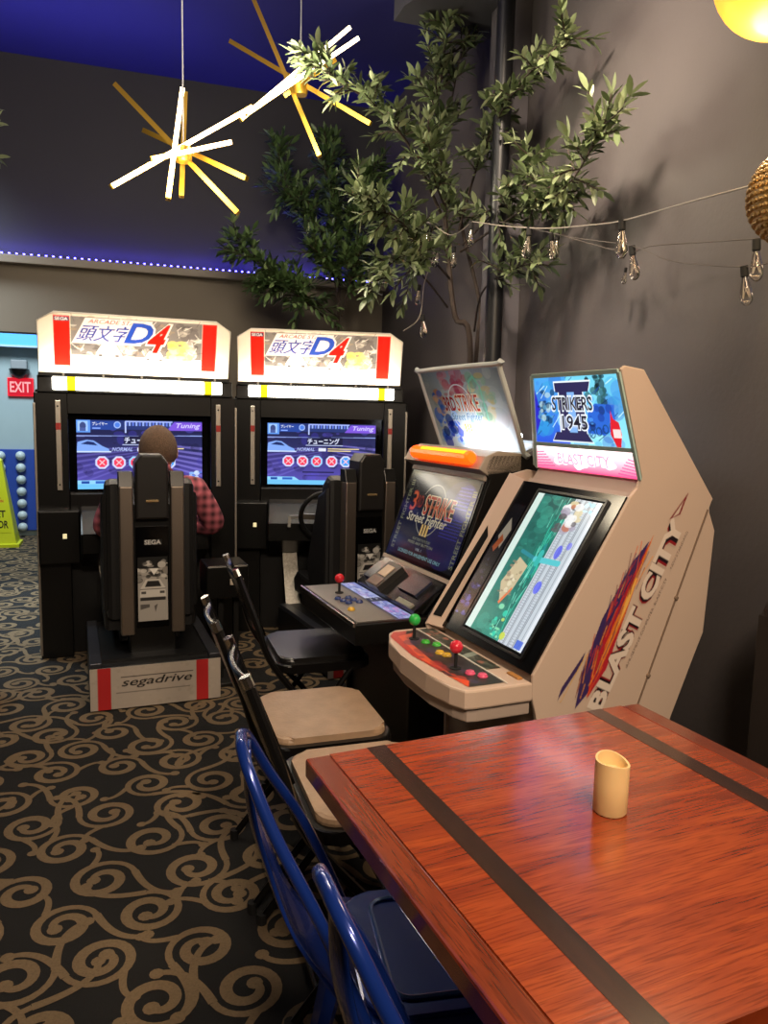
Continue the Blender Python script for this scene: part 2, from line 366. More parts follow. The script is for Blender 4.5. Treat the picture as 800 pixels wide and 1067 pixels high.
# ------------------------------------------------------------------ pictures used on the cabinets
def marquee_canvas():
    W, H = .952, .31; c = Canvas(W, H, 300, '#e9dfce')
    c.rect(.155, .80, .03, .292, '#6f6a66'); c.blobs(140, .16, .79, .03, .285, .008, .03, ['#3e3a3a', '#a9a39a', '#d0c9bd', '#565150', '#8f7a62'], .6, 3)
    c.strokes(150, .16, .78, .04, .28, .05, .003, ['#454142', '#ece6dc', '#6c6664'], None, .7, 5)
    c.rect(.155, .80, .03, .10, '#e9e4da', .6)
    for x0, x1 in ((.076, .152), (.802, .878)): c.rect(x0, x1, .04, .292, '#c01c12')
    c.rect(.079, .149, .266, .286, '#3a3550'); c.text('SEGA', .084, .268, .016, '#f2eee8', width=.06, bold=.01)
    # white car sketch
    for cx, cy, s in ((.335, .075, 1), (.56, .07, .8)):
        c.poly([(cx-.065*s, cy), (cx-.06*s, cy+.045*s), (cx-.035*s, cy+.085*s), (cx+.035*s, cy+.085*s), (cx+.06*s, cy+.045*s), (cx+.065*s, cy)], '#f0ebe2')
        c.line([(cx-.06*s, cy+.045*s), (cx-.035*s, cy+.085*s), (cx+.035*s, cy+.085*s), (cx+.06*s, cy+.045*s), (cx-.06*s, cy+.045*s)], .004, '#544f4c')
        c.rect(cx-.05*s, cx-.03*s, cy+.02*s, cy+.033*s, '#4a4646'); c.rect(cx+.03*s, cx+.05*s, cy+.02*s, cy+.033*s, '#4a4646')
        c.line([(cx-.065*s, cy), (cx+.065*s, cy)], .006, '#5a5553')
    # logo
    c.poly([(.160, .160), (.225, .288), (.55, .288), (.49, .160)], '#f4efe8')
    c.text('ARCADE STAGE', .235, .262, .021, '#a84a40', shear=.5, width=.27, bold=.015)
    for dx, dy in ((-.003, 0), (.003, 0), (0, .003), (0, -.003)): c.text('頭文字', .176+dx, .172+dy, .082, '#f8f4ee', shear=.5, width=.236)
    for dx, dy in ((0, 0), (.002, 0), (.001, .001), (-.001, .001)): c.text('頭文字', .176+dx, .172+dy, .082, '#1c2f8e', shear=.5, width=.236)
    c.text('D', .398, .164, .118, '#f4efe8', shear=.45, width=.135, bold=.06)
    c.text('D', .405, .170, .106, '#1c3c98', shear=.45, width=.122, bold=.03)
    c.text('4', .492, .118, .165, '#f6f0e6', shear=.45, width=.098, bold=.07)
    c.text('4', .499, .126, .150, '#b81408', shear=.45, width=.085, bold=.035)
    # plain yellow-jacketed driver figure kept as a generic blot of colour
    c.blobs(40, .64, .74, .10, .19, .012, .03, ['#e3cf6e', '#d9c158', '#efe2a0'], .7, 9)
    return c
def race_canvas():
    W, H = .65, .368; c = Canvas(W, H, 260, '#23204a')
    c.grad(0, W, 0, H*.62, '#5a52b4', '#2a2658'); c.grad(0, W, H*.55, H, '#2d2f63', '#151a3c')
    for k in range(7): c.poly([(0, .02+k*.03), (W*.5, .15+k*.012), (W*.5, .155+k*.012), (0, .032+k*.03)], '#7a72d8', .35)
    for k in range(6): c.poly([(W, .06+k*.03), (W*.6, .14+k*.02), (W*.6, .145+k*.02), (W, .075+k*.03)], '#8f86ea', .45)
    c.blobs(60, 0, W, .02, .34, .008, .035, ['#3d38a0', '#17163a', '#574fc0', '#101028'], .35, 4)
    c.rect(0, W, .318, H, '#283a7c', .75); c.rect(.0, .07, .30, .365, '#5f95ea'); c.rect(.008, .058, .308, .36, '#9cc4ff'); c.ell(.033, .335, .016, .02, '#3d4a80'); c.rect(.018, .048, .308, .325, '#4a5c9c')
    c.rect(.07, .20, .315, .36, '#27459a'); c.text('プレイヤー', .08, .338, .018, '#f0f4ff', width=.075, bold=.01); c.rect(.08, .12, .32, .327, '#86a8ff'); c.ell(.205, .342, .018, .018, '#4d7de0'); c.ell(.205, .342, .018, .018, '#a8c4ff', 1, .25)
    for k in range(14): c.rect(.245+k*.0175, .255+k*.0175, .338, .362, '#8fa8ee' if k % 2 else '#5d76d6')
    c.rect(.245, .49, .358, .364, '#a8baff'); c.rect(.243, .25, .30, .36, '#b8c8ff')
    c.poly([(.46, .315), (.50, .362), (W, .362), (W, .315)], '#7a54d8'); c.text('Tuning', .50, .322, .034, '#d8d0ff', shear=.35, width=.13, bold=.01)
    c.poly([(0, .285), (W, .285), (W, .291), (0, .279)], '#9fb4ff', .8)
    # pale car silhouette at the left
    c.poly([(0, .195), (.005, .25), (.05, .262), (.085, .258), (.13, .228), (.16, .215), (.165, .197)], '#7fa6f2'); c.poly([(.02, .24), (.055, .255), (.085, .25), (.105, .232)], '#1e2c64'); c.line([(0, .2), (.17, .2)], .006, '#cfe0ff')
    c.rect(.235, .45, .238, .283, '#141633', .8); c.text('チューニング', .24, .244, .036, '#dfe6ff', width=.19, bold=.02); c.line([(.23, .237), (.45, .237)], .003, '#c8d4ff')
    c.text('NORMAL', .175, .203, .02, '#aab8f0', shear=.3, width=.105, bold=.015); c.rect(.305, .35, .203, .222, '#e8ecff', .9); c.rect(.36, .55, .215, .22, '#ffe9a0', .9); c.rect(.36, .50, .203, .208, '#ffe9a0', .9)
    for k, x in enumerate((.125, .21, .295, .385, .47)):
        r = .036 if k != 2 else .036
        oc = [(x+r*math.cos(math.pi/8+i*math.pi/4), .142+r*math.sin(math.pi/8+i*math.pi/4)) for i in range(8)]; ic = [(x+(px-x)*.74, .142+(py-.142)*.74) for px, py in oc]
        c.poly(oc, '#cfd6ff' if k != 2 else '#9bd0ff'); c.poly(ic, '#ef3b58' if k < 4 else '#3f9cf0')
        c.line([(x-.012, .13), (x+.012, .154)], .005, '#ffc4cc'); c.line([(x-.012, .154), (x+.012, .13)], .005, '#ffc4cc'); c.rect(x-.02, x+.02, .104, .108, '#10102c')
    c.rect(.21, .40, .072, .08, '#14142e', .9); c.rect(.22, .39, .052, .056, '#1a1a3c', .9)
    c.rect(0, W, 0, .028, '#6fc0f2'); c.poly([(0, .028), (0, .048), (.16, .048), (.19, .028)], '#8fd0ff'); c.rect(.02, .06, .03, .044, '#1f4aa0'); c.rect(.09, .15, .03, .044, '#2f62c0')
    c.blobs(14, .56, .64, .03, .09, .006, .018, ['#8fc0ff', '#5a8cf0', '#cfe2ff'], .8, 2)
    return c
def seat_canvas():
    c = Canvas(.13, .30, 70, '#a39e97'); c.rect(0, .13, .245, .30, '#141414'); c.blobs(40, 0, .13, .19, .28, .005, .02, ['#2a2828', '#8a8680', '#c9c4bc', '#171717'], .8, 1)
    c.poly([(.05, .245), (.09, .245), (.07, .215)], '#e8e4dd')
    c.poly([(.008, .11), (.012, .155), (.035, .195), (.095, .195), (.118, .155), (.122, .11)], '#c9c4bc'); c.poly([(.03, .16), (.042, .188), (.09, .188), (.102, .16)], '#232222'); c.rect(.01, .12, .096, .112, '#2c2a2a')
    c.rect(.015, .035, .128, .14, '#4c4947'); c.rect(.095, .115, .128, .14, '#4c4947'); c.line([(.012, .15), (.118, .15)], .004, '#57534f')
    c.poly([(.01, .055), (.05, .065), (.05, .08), (.01, .08)], '#575350'); c.poly([(.07, .07), (.085, .08), (.075, .04)], '#575350')
    return c
def base_canvas():
    c = Canvas(.566, .19, 220, '#b4a99d'); c.blobs(160, 0, .566, 0, .19, .002, .012, ['#aba094', '#bdb2a6', '#a1968a'], .35, 2)
    c.rect(.032, .088, 0, .19, '#b8282a'); c.rect(.455, .51, 0, .19, '#b8282a')
    c.text('segadrive', .125, .088, .048, '#1c1b1c', shear=.45, width=.30, bold=.012); c.line([(.13, .142), (.44, .142)], .0035, '#2c2a2b'); c.line([(.11, .072), (.425, .072)], .0035, '#2c2a2b')
    return c
MQ, RC, ST, BS = marquee_canvas(), race_canvas(), seat_canvas(), base_canvas()
BACKLIT = art_mat('backlit_acrylic', 'backlit')
SCREEN = art_mat('racing_screen', 'screen', 1.15, .2)
PRINT = art_mat('printed_vinyl', 'print', rough=.4)
TUBEW = mat('marquee_tube', '#ffffff', .5, emit=52, ecol='#fff3e2')
BOXW = mat('marquee_box_white', '#efe9df', .7)
def chamfer(s, t): 
    sx = np.minimum(s, 1-s)*.952; tt = (1-t)*.31
    return sx*.045+tt*.078 > .045*.078
# ------------------------------------------------------------------ racing cabinets
def racing_cabinet(label, loc, rz, seat_off, seat_rz):
    t = thing('racing_cabinet', label, 'arcade machine', loc, rz, 'racing arcade cabinets')
    b = BM(); box(b, -.50, .52, .07, .84, 0, 1.42, .006); body = obj('body', b, BLACK, t)
    b = BM()
    for x0, x1 in ((-.505, -.345), (.385, .525)): box(b, x0, x1, -.005, .075, 0, 1.405, .005)
    box(b, -.345, .385, -.002, .075, 1.30, 1.405); box(b, -.345, .385, -.002, .075, .62, .88, .004); obj('front_frame', b, SATIN, body)
    b = BM(); box(b, -.345, .385, .045, .06, .86, 1.31); obj('screen_bezel', b, GLOSSBLK, t)
    picture('screen', RC, (-.306, .04, .90), (.65, 0, 0), (0, 0, .368), SCREEN, t)
    for x, z0, z1 in ((-.392, .90, 1.365), (.425, .91, 1.365)):
        b = BM(); box(b, x-.014, x+.014, -.016, -.004, z0, z1, .003); s = obj('steel_strip', b, STEEL, t)
        b = BM(); box(b, x-.012, x+.012, -.0175, -.0155, 1.215, 1.25); obj('red_reflection', b, mat('painted_red_reflection', '#a62a26', .5), s)  # red reflection on the steel, drawn as a flat red patch
        b = BM()
        for z in (z0+.03, z1-.03): lathe(b, [(0, .003), (.004, .003), (.005, 0)], M=Matrix.Translation((x, -.016, z)) @ Matrix.Rotation(R(90), 4, 'X'), seg=10)
        pieces('screw', b, RUBBER, s)
    b = BM()
    for x in (-.503, .523): box(b, x-.006, x+.006, -.012, 0, .02, 1.35, .002)
    pieces('edge_trim', b, STEEL, t)
    # header with white light bar
    b = BM(); box(b, -.485, .50, -.02, .45, 1.405, 1.49, .004); box(b, -.478, .478, -.055, .4, 1.488, 1.503); h = obj('header', b, BLACK, t)
    b = BM(); box(b, -.415, .44, -.05, -.018, 1.418, 1.484, .006); lb = obj('light_bar', b, BARW, t)
    b = BM()
    for x in (-.325, .365): box(b, x-.021, x+.021, -.053, -.016, 1.417, 1.485, .004)
    pieces('yellow_lens', b, mat('yellow_lens', '#ffe81a', .4, emit=1.1, ecol='#ffee00'), lb)
    b = BM()
    for k in range(5): lathe(b, [(0, .004), (.005, .004), (.006, 0)], M=Matrix.Translation((-.36+k*.19, -.055, 1.4955)) @ Matrix.Rotation(R(90), 4, 'X'), seg=10)
    pieces('header_screw', b, STEEL, h)
    # marquee light box leaning forward
    b = BM(); y0, y1 = -.04, -.125
    P0 = [(-.474, 1.503), (.474, 1.503), (.474, 1.75), (.398, 1.797), (-.398, 1.797), (-.474, 1.75)]
    fr = [b.verts.new((x, y0+(y1-y0)*(z-1.503)/.294+.004, z)) for x, z in P0]; bk = [b.verts.new((x*.98, .16, z)) for x, z in P0]
    b.faces.new(bk)
    for i in range(6): b.faces.new((fr[i], fr[(i+1) % 6], bk[(i+1) % 6], bk[i]))
    mq = obj('marquee', b, BOXW, t)
    picture('marquee_panel', MQ, (-.476, y0, 1.503), (.952, 0, 0), (0, y1-y0, .294), BACKLIT, mq, chamfer)
    b = BM(); pts = [Vector((x, y0+(y1-y0)*(z-1.503)/.294, z)) for x, z in P0]; tube(b, pts, .004, 6, closed=True); obj('marquee_edge', b, WHITEPL, mq)
    b = BM(); cyl(b, (-.44, .012, 1.538), (.44, .012, 1.538), .012, 10); obj('tube_lamp', b, TUBEW, mq)
    # dash, steering wheel, pedals
    b = BM(); prism(b, [(.05, .82), (-.10, .80), (-.24, .70), (-.24, .60), (-.05, .50), (.05, .50)], 'x', -.30, .34, .01); d = obj('dashboard', b, SATIN, t)
    b = BM(); box(b, -.50, -.30, -.07, 0, .52, .80, .008); obj('coin_box', b, SATIN, t)
    b = BM(); box(b, -.385, -.365, -.078, -.07, .655, .68, .002); obj('coin_lamp', b, mat('pale_coin_lamp', '#e8dcaa', .4, emit=.7), t)
    wc = Vector((.045, -.33, .755)); Mw = Matrix.Translation(wc) @ Matrix.Rotation(R(-68), 4, 'X')
    b = BM(); tube(b, [Mw @ Vector((.155*math.cos(a), .155*math.sin(a), 0)) for a in [2*math.pi*k/32 for k in range(32)]], .014, 8, closed=True); sw = obj('steering_wheel', b, mat('wheel_leather', '#141414', .45), t, True)
    b = BM()
    for a in (0, 180, 270): bar(b, Mw @ Vector((0, 0, -.012)), Mw @ Vector((.152*math.cos(R(a)), .152*math.sin(R(a)), 0)), .034, .008, Mw.to_3x3() @ Vector((0, 0, 1)))
    lathe(b, [(0, .012), (.035, .01), (.045, -.015), (.04, -.03)], M=Mw, seg=20); obj('wheel_spokes', b, mat('wheel_alloy', '#b9b6b0', .3, .9), sw)
    b = BM(); cyl(b, Mw @ Vector((0, 0, -.02)), Mw @ Vector((0, 0, -.16)), .032); obj('steering_column', b, SATIN, sw)
    b = BM(); bar(b, (-.10, -.26, .745), (-.17, -.30, .745), .04, .016); bar(b, (-.17, -.30, .75), (-.175, -.30, .69), .016, .02, (0, 1, 0)); obj('shift_paddle', b, mat('paddle_steel', '#b0aea8', .35, .6), d)
    b = BM(); bar(b, (-.14, -.20, .13), (-.17, -.02, .50), .085, .01, (0, -1, .3)); obj('foot_plate', b, mat('checker_plate', '#9a958c', .4, .7, var=.4, scale=60, bump=.4, bscale=90), t)
    for x in (.02, .16):
        b = BM(); cyl(b, (x, -.05, .50), (x, -.19, .24), .010, 8); 
        pdl = obj('pedal_arm', b, STEEL, t); b = BM(); box(b, x-.04, x+.04, -.215, -.195, .20, .315, .01); obj('pedal_pad', b, STEEL, pdl)
    # seat module
    sm = bpy.data.objects.new('racing_seat', None); COL.objects.link(sm); sm.parent = t; sm.location = (seat_off, 0, 0); sm.rotation_euler = (0, 0, seat_rz)
    b = BM(); box(b, -.283, .283, -.86, -.10, .015, .20, .004); box(b, -.235, .235, -.80, -.12, .20, .215); pf = obj('platform', b, BLACK, sm)
    b = BM(); box(b, -.281, -.232, -.86, -.12, .2, .222, .003); box(b, .232, .281, -.86, -.12, .2, .222, .003); pieces('platform_rail', b, mat('rail_grey_blue', '#3a3c44', .35, .5), sm)
    picture('platform_front', BS, (-.283, -.8625, .008), (.566, 0, 0), (0, 0, .19), PRINT, sm)
    b = BM(); prism(b, [(-.72, .21), (-.42, .21), (-.5, .38), (-.56, 1.0), (-.62, 1.02), (-.70, .9)], 'x', -.105, .105, .008); obj('seat_spine', b, SATIN, sm)
    picture('spine_art', ST, (-.066, -.7265, .37), (.132, 0, 0), (0, .0125, .30), PRINT, sm) if False else picture('spine_art', ST, (-.066, -.724, .36), (.132, 0, 0), (0, 0, .30), PRINT, sm)
    b = BM(); prism(b, [(-.722, .33), (-.70, .33), (-.69, .80), (-.722, .80)], 'x', -.072, .072, .003); obj('spine_panel', b, GLOSSBLK, sm)
    c = Canvas(.08, .026, 60, '#0b0b0c'); c.text('SEGA', .004, .003, .02, '#c9c7c4', width=.072, bold=.03); picture('emblem', c, (-.038, -.7235, .715), (.08, 0, 0), (0, 0, .026), PRINT, sm)
    b = BM(); prism(b, [(-.072, .835), (.072, .835), (.072, 1.09), (.045, 1.128), (-.045, 1.128), (-.072, 1.09)], 'y', -.745, -.60, .01); hr = obj('headrest', b, mat('headrest_vinyl', '#1b1918', .38, var=.1, bump=.05, bscale=300), sm)
    b = BM(); box(b, -.028, .028, -.749, -.743, .915, .925, .001); obj('badge', b, mat('brass_badge', '#e0c08c', .25, .8), hr)
    for x in (-.112, .112):
        b = BM(); box(b, x-.030, x+.030, -.735, -.66, .30, .985, .006); up = obj('upright', b, mat('upright_metal', '#a3968a', .34, .95, var=.1), sm)
        b = BM(); prism(b, [(-.735, .985), (-.655, .985), (-.655, 1.05), (-.715, 1.05)], 'x', x-.032, x+.032, .004); obj('upright_cap', b, SATIN, up)
    VIN = mat('seat_vinyl', '#121213', .45, bump=.06, bscale=200)
    b = BM(); prism(b, [(-.655, .36), (-.655, .99), (-.60, 1.01), (-.54, .96), (-.46, .46), (-.46, .36)], 'x', -.20, .20, .025)
    for s in (-1, 1): prism(b, [(-.64, .40), (-.64, .95), (-.52, .90), (-.36, .50), (-.40, .40)], 'x', s*.155, s*.215, .018)
    obj('backrest', b, VIN, sm)
    b = BM(); prism(b, [(-.62, .30), (-.62, .40), (-.2, .43), (-.14, .38), (-.16, .30)], 'x', -.21, .21, .02); box(b, -.14, .14, -.55, -.25, .215, .30, .01); obj('seat_cushion', b, VIN, sm)
    return t
m1 = racing_cabinet('racing arcade cabinet with a person in its seat, nearest the exit sign', (.036, 4.34, 0), R(3.9), 0, 0)
m2 = racing_cabinet('racing arcade cabinet with an empty seat, beside the potted tree', (1.07, 4.506, 0), R(-11), 0, R(19.5))
# card reader stand on the right of the first cabinet
Mc = lambda x, y, z: (.036+x*math.cos(R(3.9))-y*math.sin(R(3.9)), 4.34+x*math.sin(R(3.9))+y*math.cos(R(3.9)), z)
t = thing('card_stand', 'black box on twin posts standing right of the occupied racing seat', 'card reader', Mc(.345, -.62, 0), R(3.9))
b = BM(); box(b, -.10, .10, -.10, .12, .44, .60, .008); obj('housing', b, SATIN, t)
b = BM(); box(b, .01, .075, -.106, -.098,   .505, .535, .002); obj('slot_plate', b, mat('slot_plate_pale', '#b8ad9c', .4), t)
for x in (-.02, .055):
    b = BM(); box(b, x-.012, x+.012, -.02, .02, .01, .45); obj('post', b, BLACK, t)
b = BM(); box(b, -.045, .10, -.10, .12, 0, .02, .003); obj('base_plate', b, BLACK, t)

# ------------------------------------------------------------------ the player in the first racing seat
def skin(name, verts, edges, radii, m, parent, root=0, sub=2):
    me = bpy.data.meshes.new(name); me.from_pydata(verts, edges, []); o = bpy.data.objects.new(name, me); COL.objects.link(o)
    o.modifiers.new('s', 'SKIN'); s = me.skin_vertices[0].data
    for i, r in enumerate(radii): s[i].radius = (r, r) if not isinstance(r, tuple) else r; s[i].use_root = (i == root)
    md = o.modifiers.new('b', 'SUBSURF'); md.levels = sub; md.render_levels = sub
    m2_ = bpy.data.meshes.new_from_object(o.evaluated_get(bpy.context.evaluated_depsgraph_get())); o.modifiers.clear(); o.data = m2_
    m2_.materials.clear(); m2_.materials.append(m); m2_.polygons.foreach_set('use_smooth', [True]*len(m2_.polygons)); o.parent = parent; return o
def plaid():
    m = mat('red_plaid_flannel', '#5b1f28', .85); n = m.node_tree.nodes; l = m.node_tree.links; b_ = n['Principled BSDF']
    tc = n.new('ShaderNodeTexCoord'); prev = None
    for ax, sc in (('X', 14), ('Z', 14)):
        wv = n.new('ShaderNodeTexWave'); wv.bands_direction = ax; wv.inputs['Scale'].default_value = sc*.5; wv.inputs['Distortion'].default_value = .6
        l.new(tc.outputs['Object'], wv.inputs['Vector'])
        rp = n.new('ShaderNodeValToRGB'); rp.color_ramp.elements[0].color = (*lin('#3a1820'), 1); rp.color_ramp.elements[1].color = (*lin('#c86a78'), 1); l.new(wv.outputs['Fac'], rp.inputs[0])
        if prev:
            mx = n.new('ShaderNodeMix'); mx.data_type = 'RGBA'; mx.inputs[0].default_value = .5; l.new(prev.outputs[0], mx.inputs[6]); l.new(rp.outputs[0], mx.inputs[7]); l.new(mx.outputs[2], b_.inputs['Base Color'])
        prev = rp
    return m
pt = thing('person', 'person with short brown hair and red plaid shirt driving in racing seat', 'person', Mc(.06, -.36, 0), R(3.9))
SKIN = mat('skin', '#b98a72', .55, var=.06)
V = [(0, .02, .47), (0, .0, .62), (0, -.02, .78), (0, -.01, .92), (0, .01, 1.0), (0, .025, 1.07), (0, .03, 1.12),
     (.19, -.01, .93), (.305, .03, .73), (.12, .24, .74), (.10, .28, .75), (-.18, 0, .93), (-.27, .04, .73), (-.10, .22, .72), (-.08, .26, .73),
     (.10, .08, .47), (.14, .42, .52), (.12, .58, .22), (.12, .66, .17), (-.10, .08, .47), (-.14, .42, .52), (-.14, .58, .22), (-.14, .66, .17)]
Eg = [(0, 1), (1, 2), (2, 3), (3, 4), (4, 5), (5, 6), (3, 7), (7, 8), (8, 9), (9, 10), (3, 11), (11, 12), (12, 13), (13, 14), (0, 15), (15, 16), (16, 17), (17, 18), (0, 19), (19, 20), (20, 21), (21, 22)]
Rd = [(.13, .1), (.135, .1), (.15, .105), (.145, .10), .065, .055, .055, .075, .064, .045, .03, .07, .06, .042, .03, .085, .065, .05, .045, .085, .065, .05, .045]
body = skin('body', V, Eg, Rd, plaid(), pt)
# head: ovoid with face, ears
def head_mesh(grow=0, cut=None):
    b = BM(); n, s = 18, 24; rings = []
    for i in range(n+1):
        th = math.pi*i/n; row = []
        for k in range(s):
            a = 2*math.pi*k/s; x, y, z = math.sin(th)*math.cos(a), math.sin(th)*math.sin(a), -math.cos(th)
            jaw = 1-.22*max(0, -z)**1.5; p = Vector((x*(.077+grow)*jaw, y*(.098+grow)*(jaw if y > 0 else 1-.30*max(0, -z)), z*(.118+grow)))
            if y > .55 and not grow: # face forms
                if abs(x) < .16 and -.30 < z < .1: p.y += .020*(1-abs(x)/.16)*(1 if z < 0 else 1-z*10)
                if .18 < abs(x) < .5 and -.05 < z < .2: p.y -= .008
                if abs(x) < .3 and -.60 < z < -.42: p.y += .005
            row.append(b.verts.new(p))
        rings.append(row)
    for i in range(n):
        for k in range(s):
            f = b.faces.new((rings[i][k], rings[i][(k+1) % s], rings[i+1][(k+1) % s], rings[i+1][k]))
    bmesh.ops.remove_doubles(b, verts=b.verts, dist=1e-4)
    if cut: bmesh.ops.delete(b, geom=[f for f in b.faces if cut(f.calc_center_median())], context='FACES')
    return b
HM = Matrix.Translation((.012, .045, 1.128)) @ Matrix.Diagonal((1.13, 1.06, 1.0, 1)) @ Matrix.Rotation(R(-6), 4, 'X')
b = head_mesh(); 
for s in (-1, 1):
    lathe(b, [(0, -.008), (.012, -.008), (.020, 0), (.014, .008), (0, .006)], M=Matrix.Translation((s*.076, -.004, -.015)) @ Matrix.Rotation(R(90), 4, 'Y') @ Matrix.Diagonal((1.5, .9, 1, 1)), seg=14)
cyl(b, (0, -.015, -.08), (0, -.03, -.17), .052, 14)
hd = obj('head', b, SKIN, pt, True); hd.matrix_local = HM
b = BM()
for s in (-1, 1): lathe(b, sphere_prof(.011, 8), (s*.030, .084, .012), 12)
pieces('eye', b, mat('eye_white', '#e4dfd8', .2), hd)
b = BM(); tube(b, [(-.022, .093, -.058), (0, .099, -.060), (.022, .093, -.058)], [.002, .005, .002], 8); obj('mouth', b, mat('lips', '#9a5a52', .5), hd, True)
b = head_mesh(.007, lambda c: (c.y > .05 and c.z < .065) or c.z < -.062 or (c.y > .0 and c.z < .0 and abs(c.x) > .03)); [setattr(v, 'co', v.co*(1+.018*math.sin(v.co.x*310)*math.sin(v.co.z*270)*math.sin(v.co.y*290)+.006*math.sin(v.co.x*900))) for v in b.verts]; hr_ = obj('hair', b, mat('short_brown_hair', '#6a5240', .8, var=.5, scale=120, bump=1.0, bscale=260), hd, True)
b = BM()
for s in (-1, 1): tube(b, [(s*.078, .0, .012), (s*.08, .05, .016), (s*.07, .098, .012)], .0022, 6)
for s in (-1, 1): tube(b, [(s*.033+.027*math.cos(a), .108, .010+.02*math.sin(a)) for a in [2*math.pi*k/16 for k in range(16)]], .002, 6, closed=True)
obj('glasses', b, STEEL, hd)
for s, hx in ((1, .10), (-1, -.08)):
    hb = BM(); c0 = Vector((hx, .29, .752 if s > 0 else .732)); tube(hb, [c0+Vector((0, -.035, -.005)), c0, c0+Vector((0, .045, .012))], [.028, .036, .034], 10, flat=.6)
    for k in range(4): o = c0+Vector(((k-1.5)*.016, .045, .012)); tube(hb, [o-Vector((0, .02, 0)), o+Vector((0, .022, .004)), o+Vector((0, .036+.003*(k in (1, 2)), -.018)), o+Vector((0, .022, -.036))], [.0095, .009, .0085, .007], 8)
    o = c0+Vector((-s*.03, -.005, .0)); tube(hb, [o, o+Vector((-s*.022, .02, .012)), o+Vector((-s*.018, .045, .01))], [.011, .010, .008], 8)
    obj('hand', hb, SKIN, pt, True)

# ------------------------------------------------------------------ upright cabinets along the right wall. local: x to the wall, y away along the row, z up
CR = R(5.3); CO = Vector((.987, 1.721, 0)); CEX = Vector((math.cos(CR), math.sin(CR), 0)); CEY = Vector((-math.sin(CR), math.cos(CR), 0))
def ball_stick(parent, x, y, z, col, nm, h=.055):
    b = BM(); cyl(b, (x, y, z), (x, y, z+h), .005, 8); lathe(b, [(.016, 0), (.016, .004), (.0, .005)], (x, y, z), 14); s = obj('joystick', b, RUBBER, parent)
    b = BM(); lathe(b, sphere_prof(.0185, 12, h+.008), (x, y, z), 20); obj('ball_top', b, mat(nm, col, .22), s, True); return s
def button(parent, x, y, z, col, nm, r=.0145):
    b = BM(); lathe(b, [(r, 0), (r, .004), (r*.85, .006), (r*.8, .009), (r*.6, .0105), (0, .0095)], (x, y, z), 18); return obj('push_button', b, mat(nm, col, .25, coat=.3), parent, True)

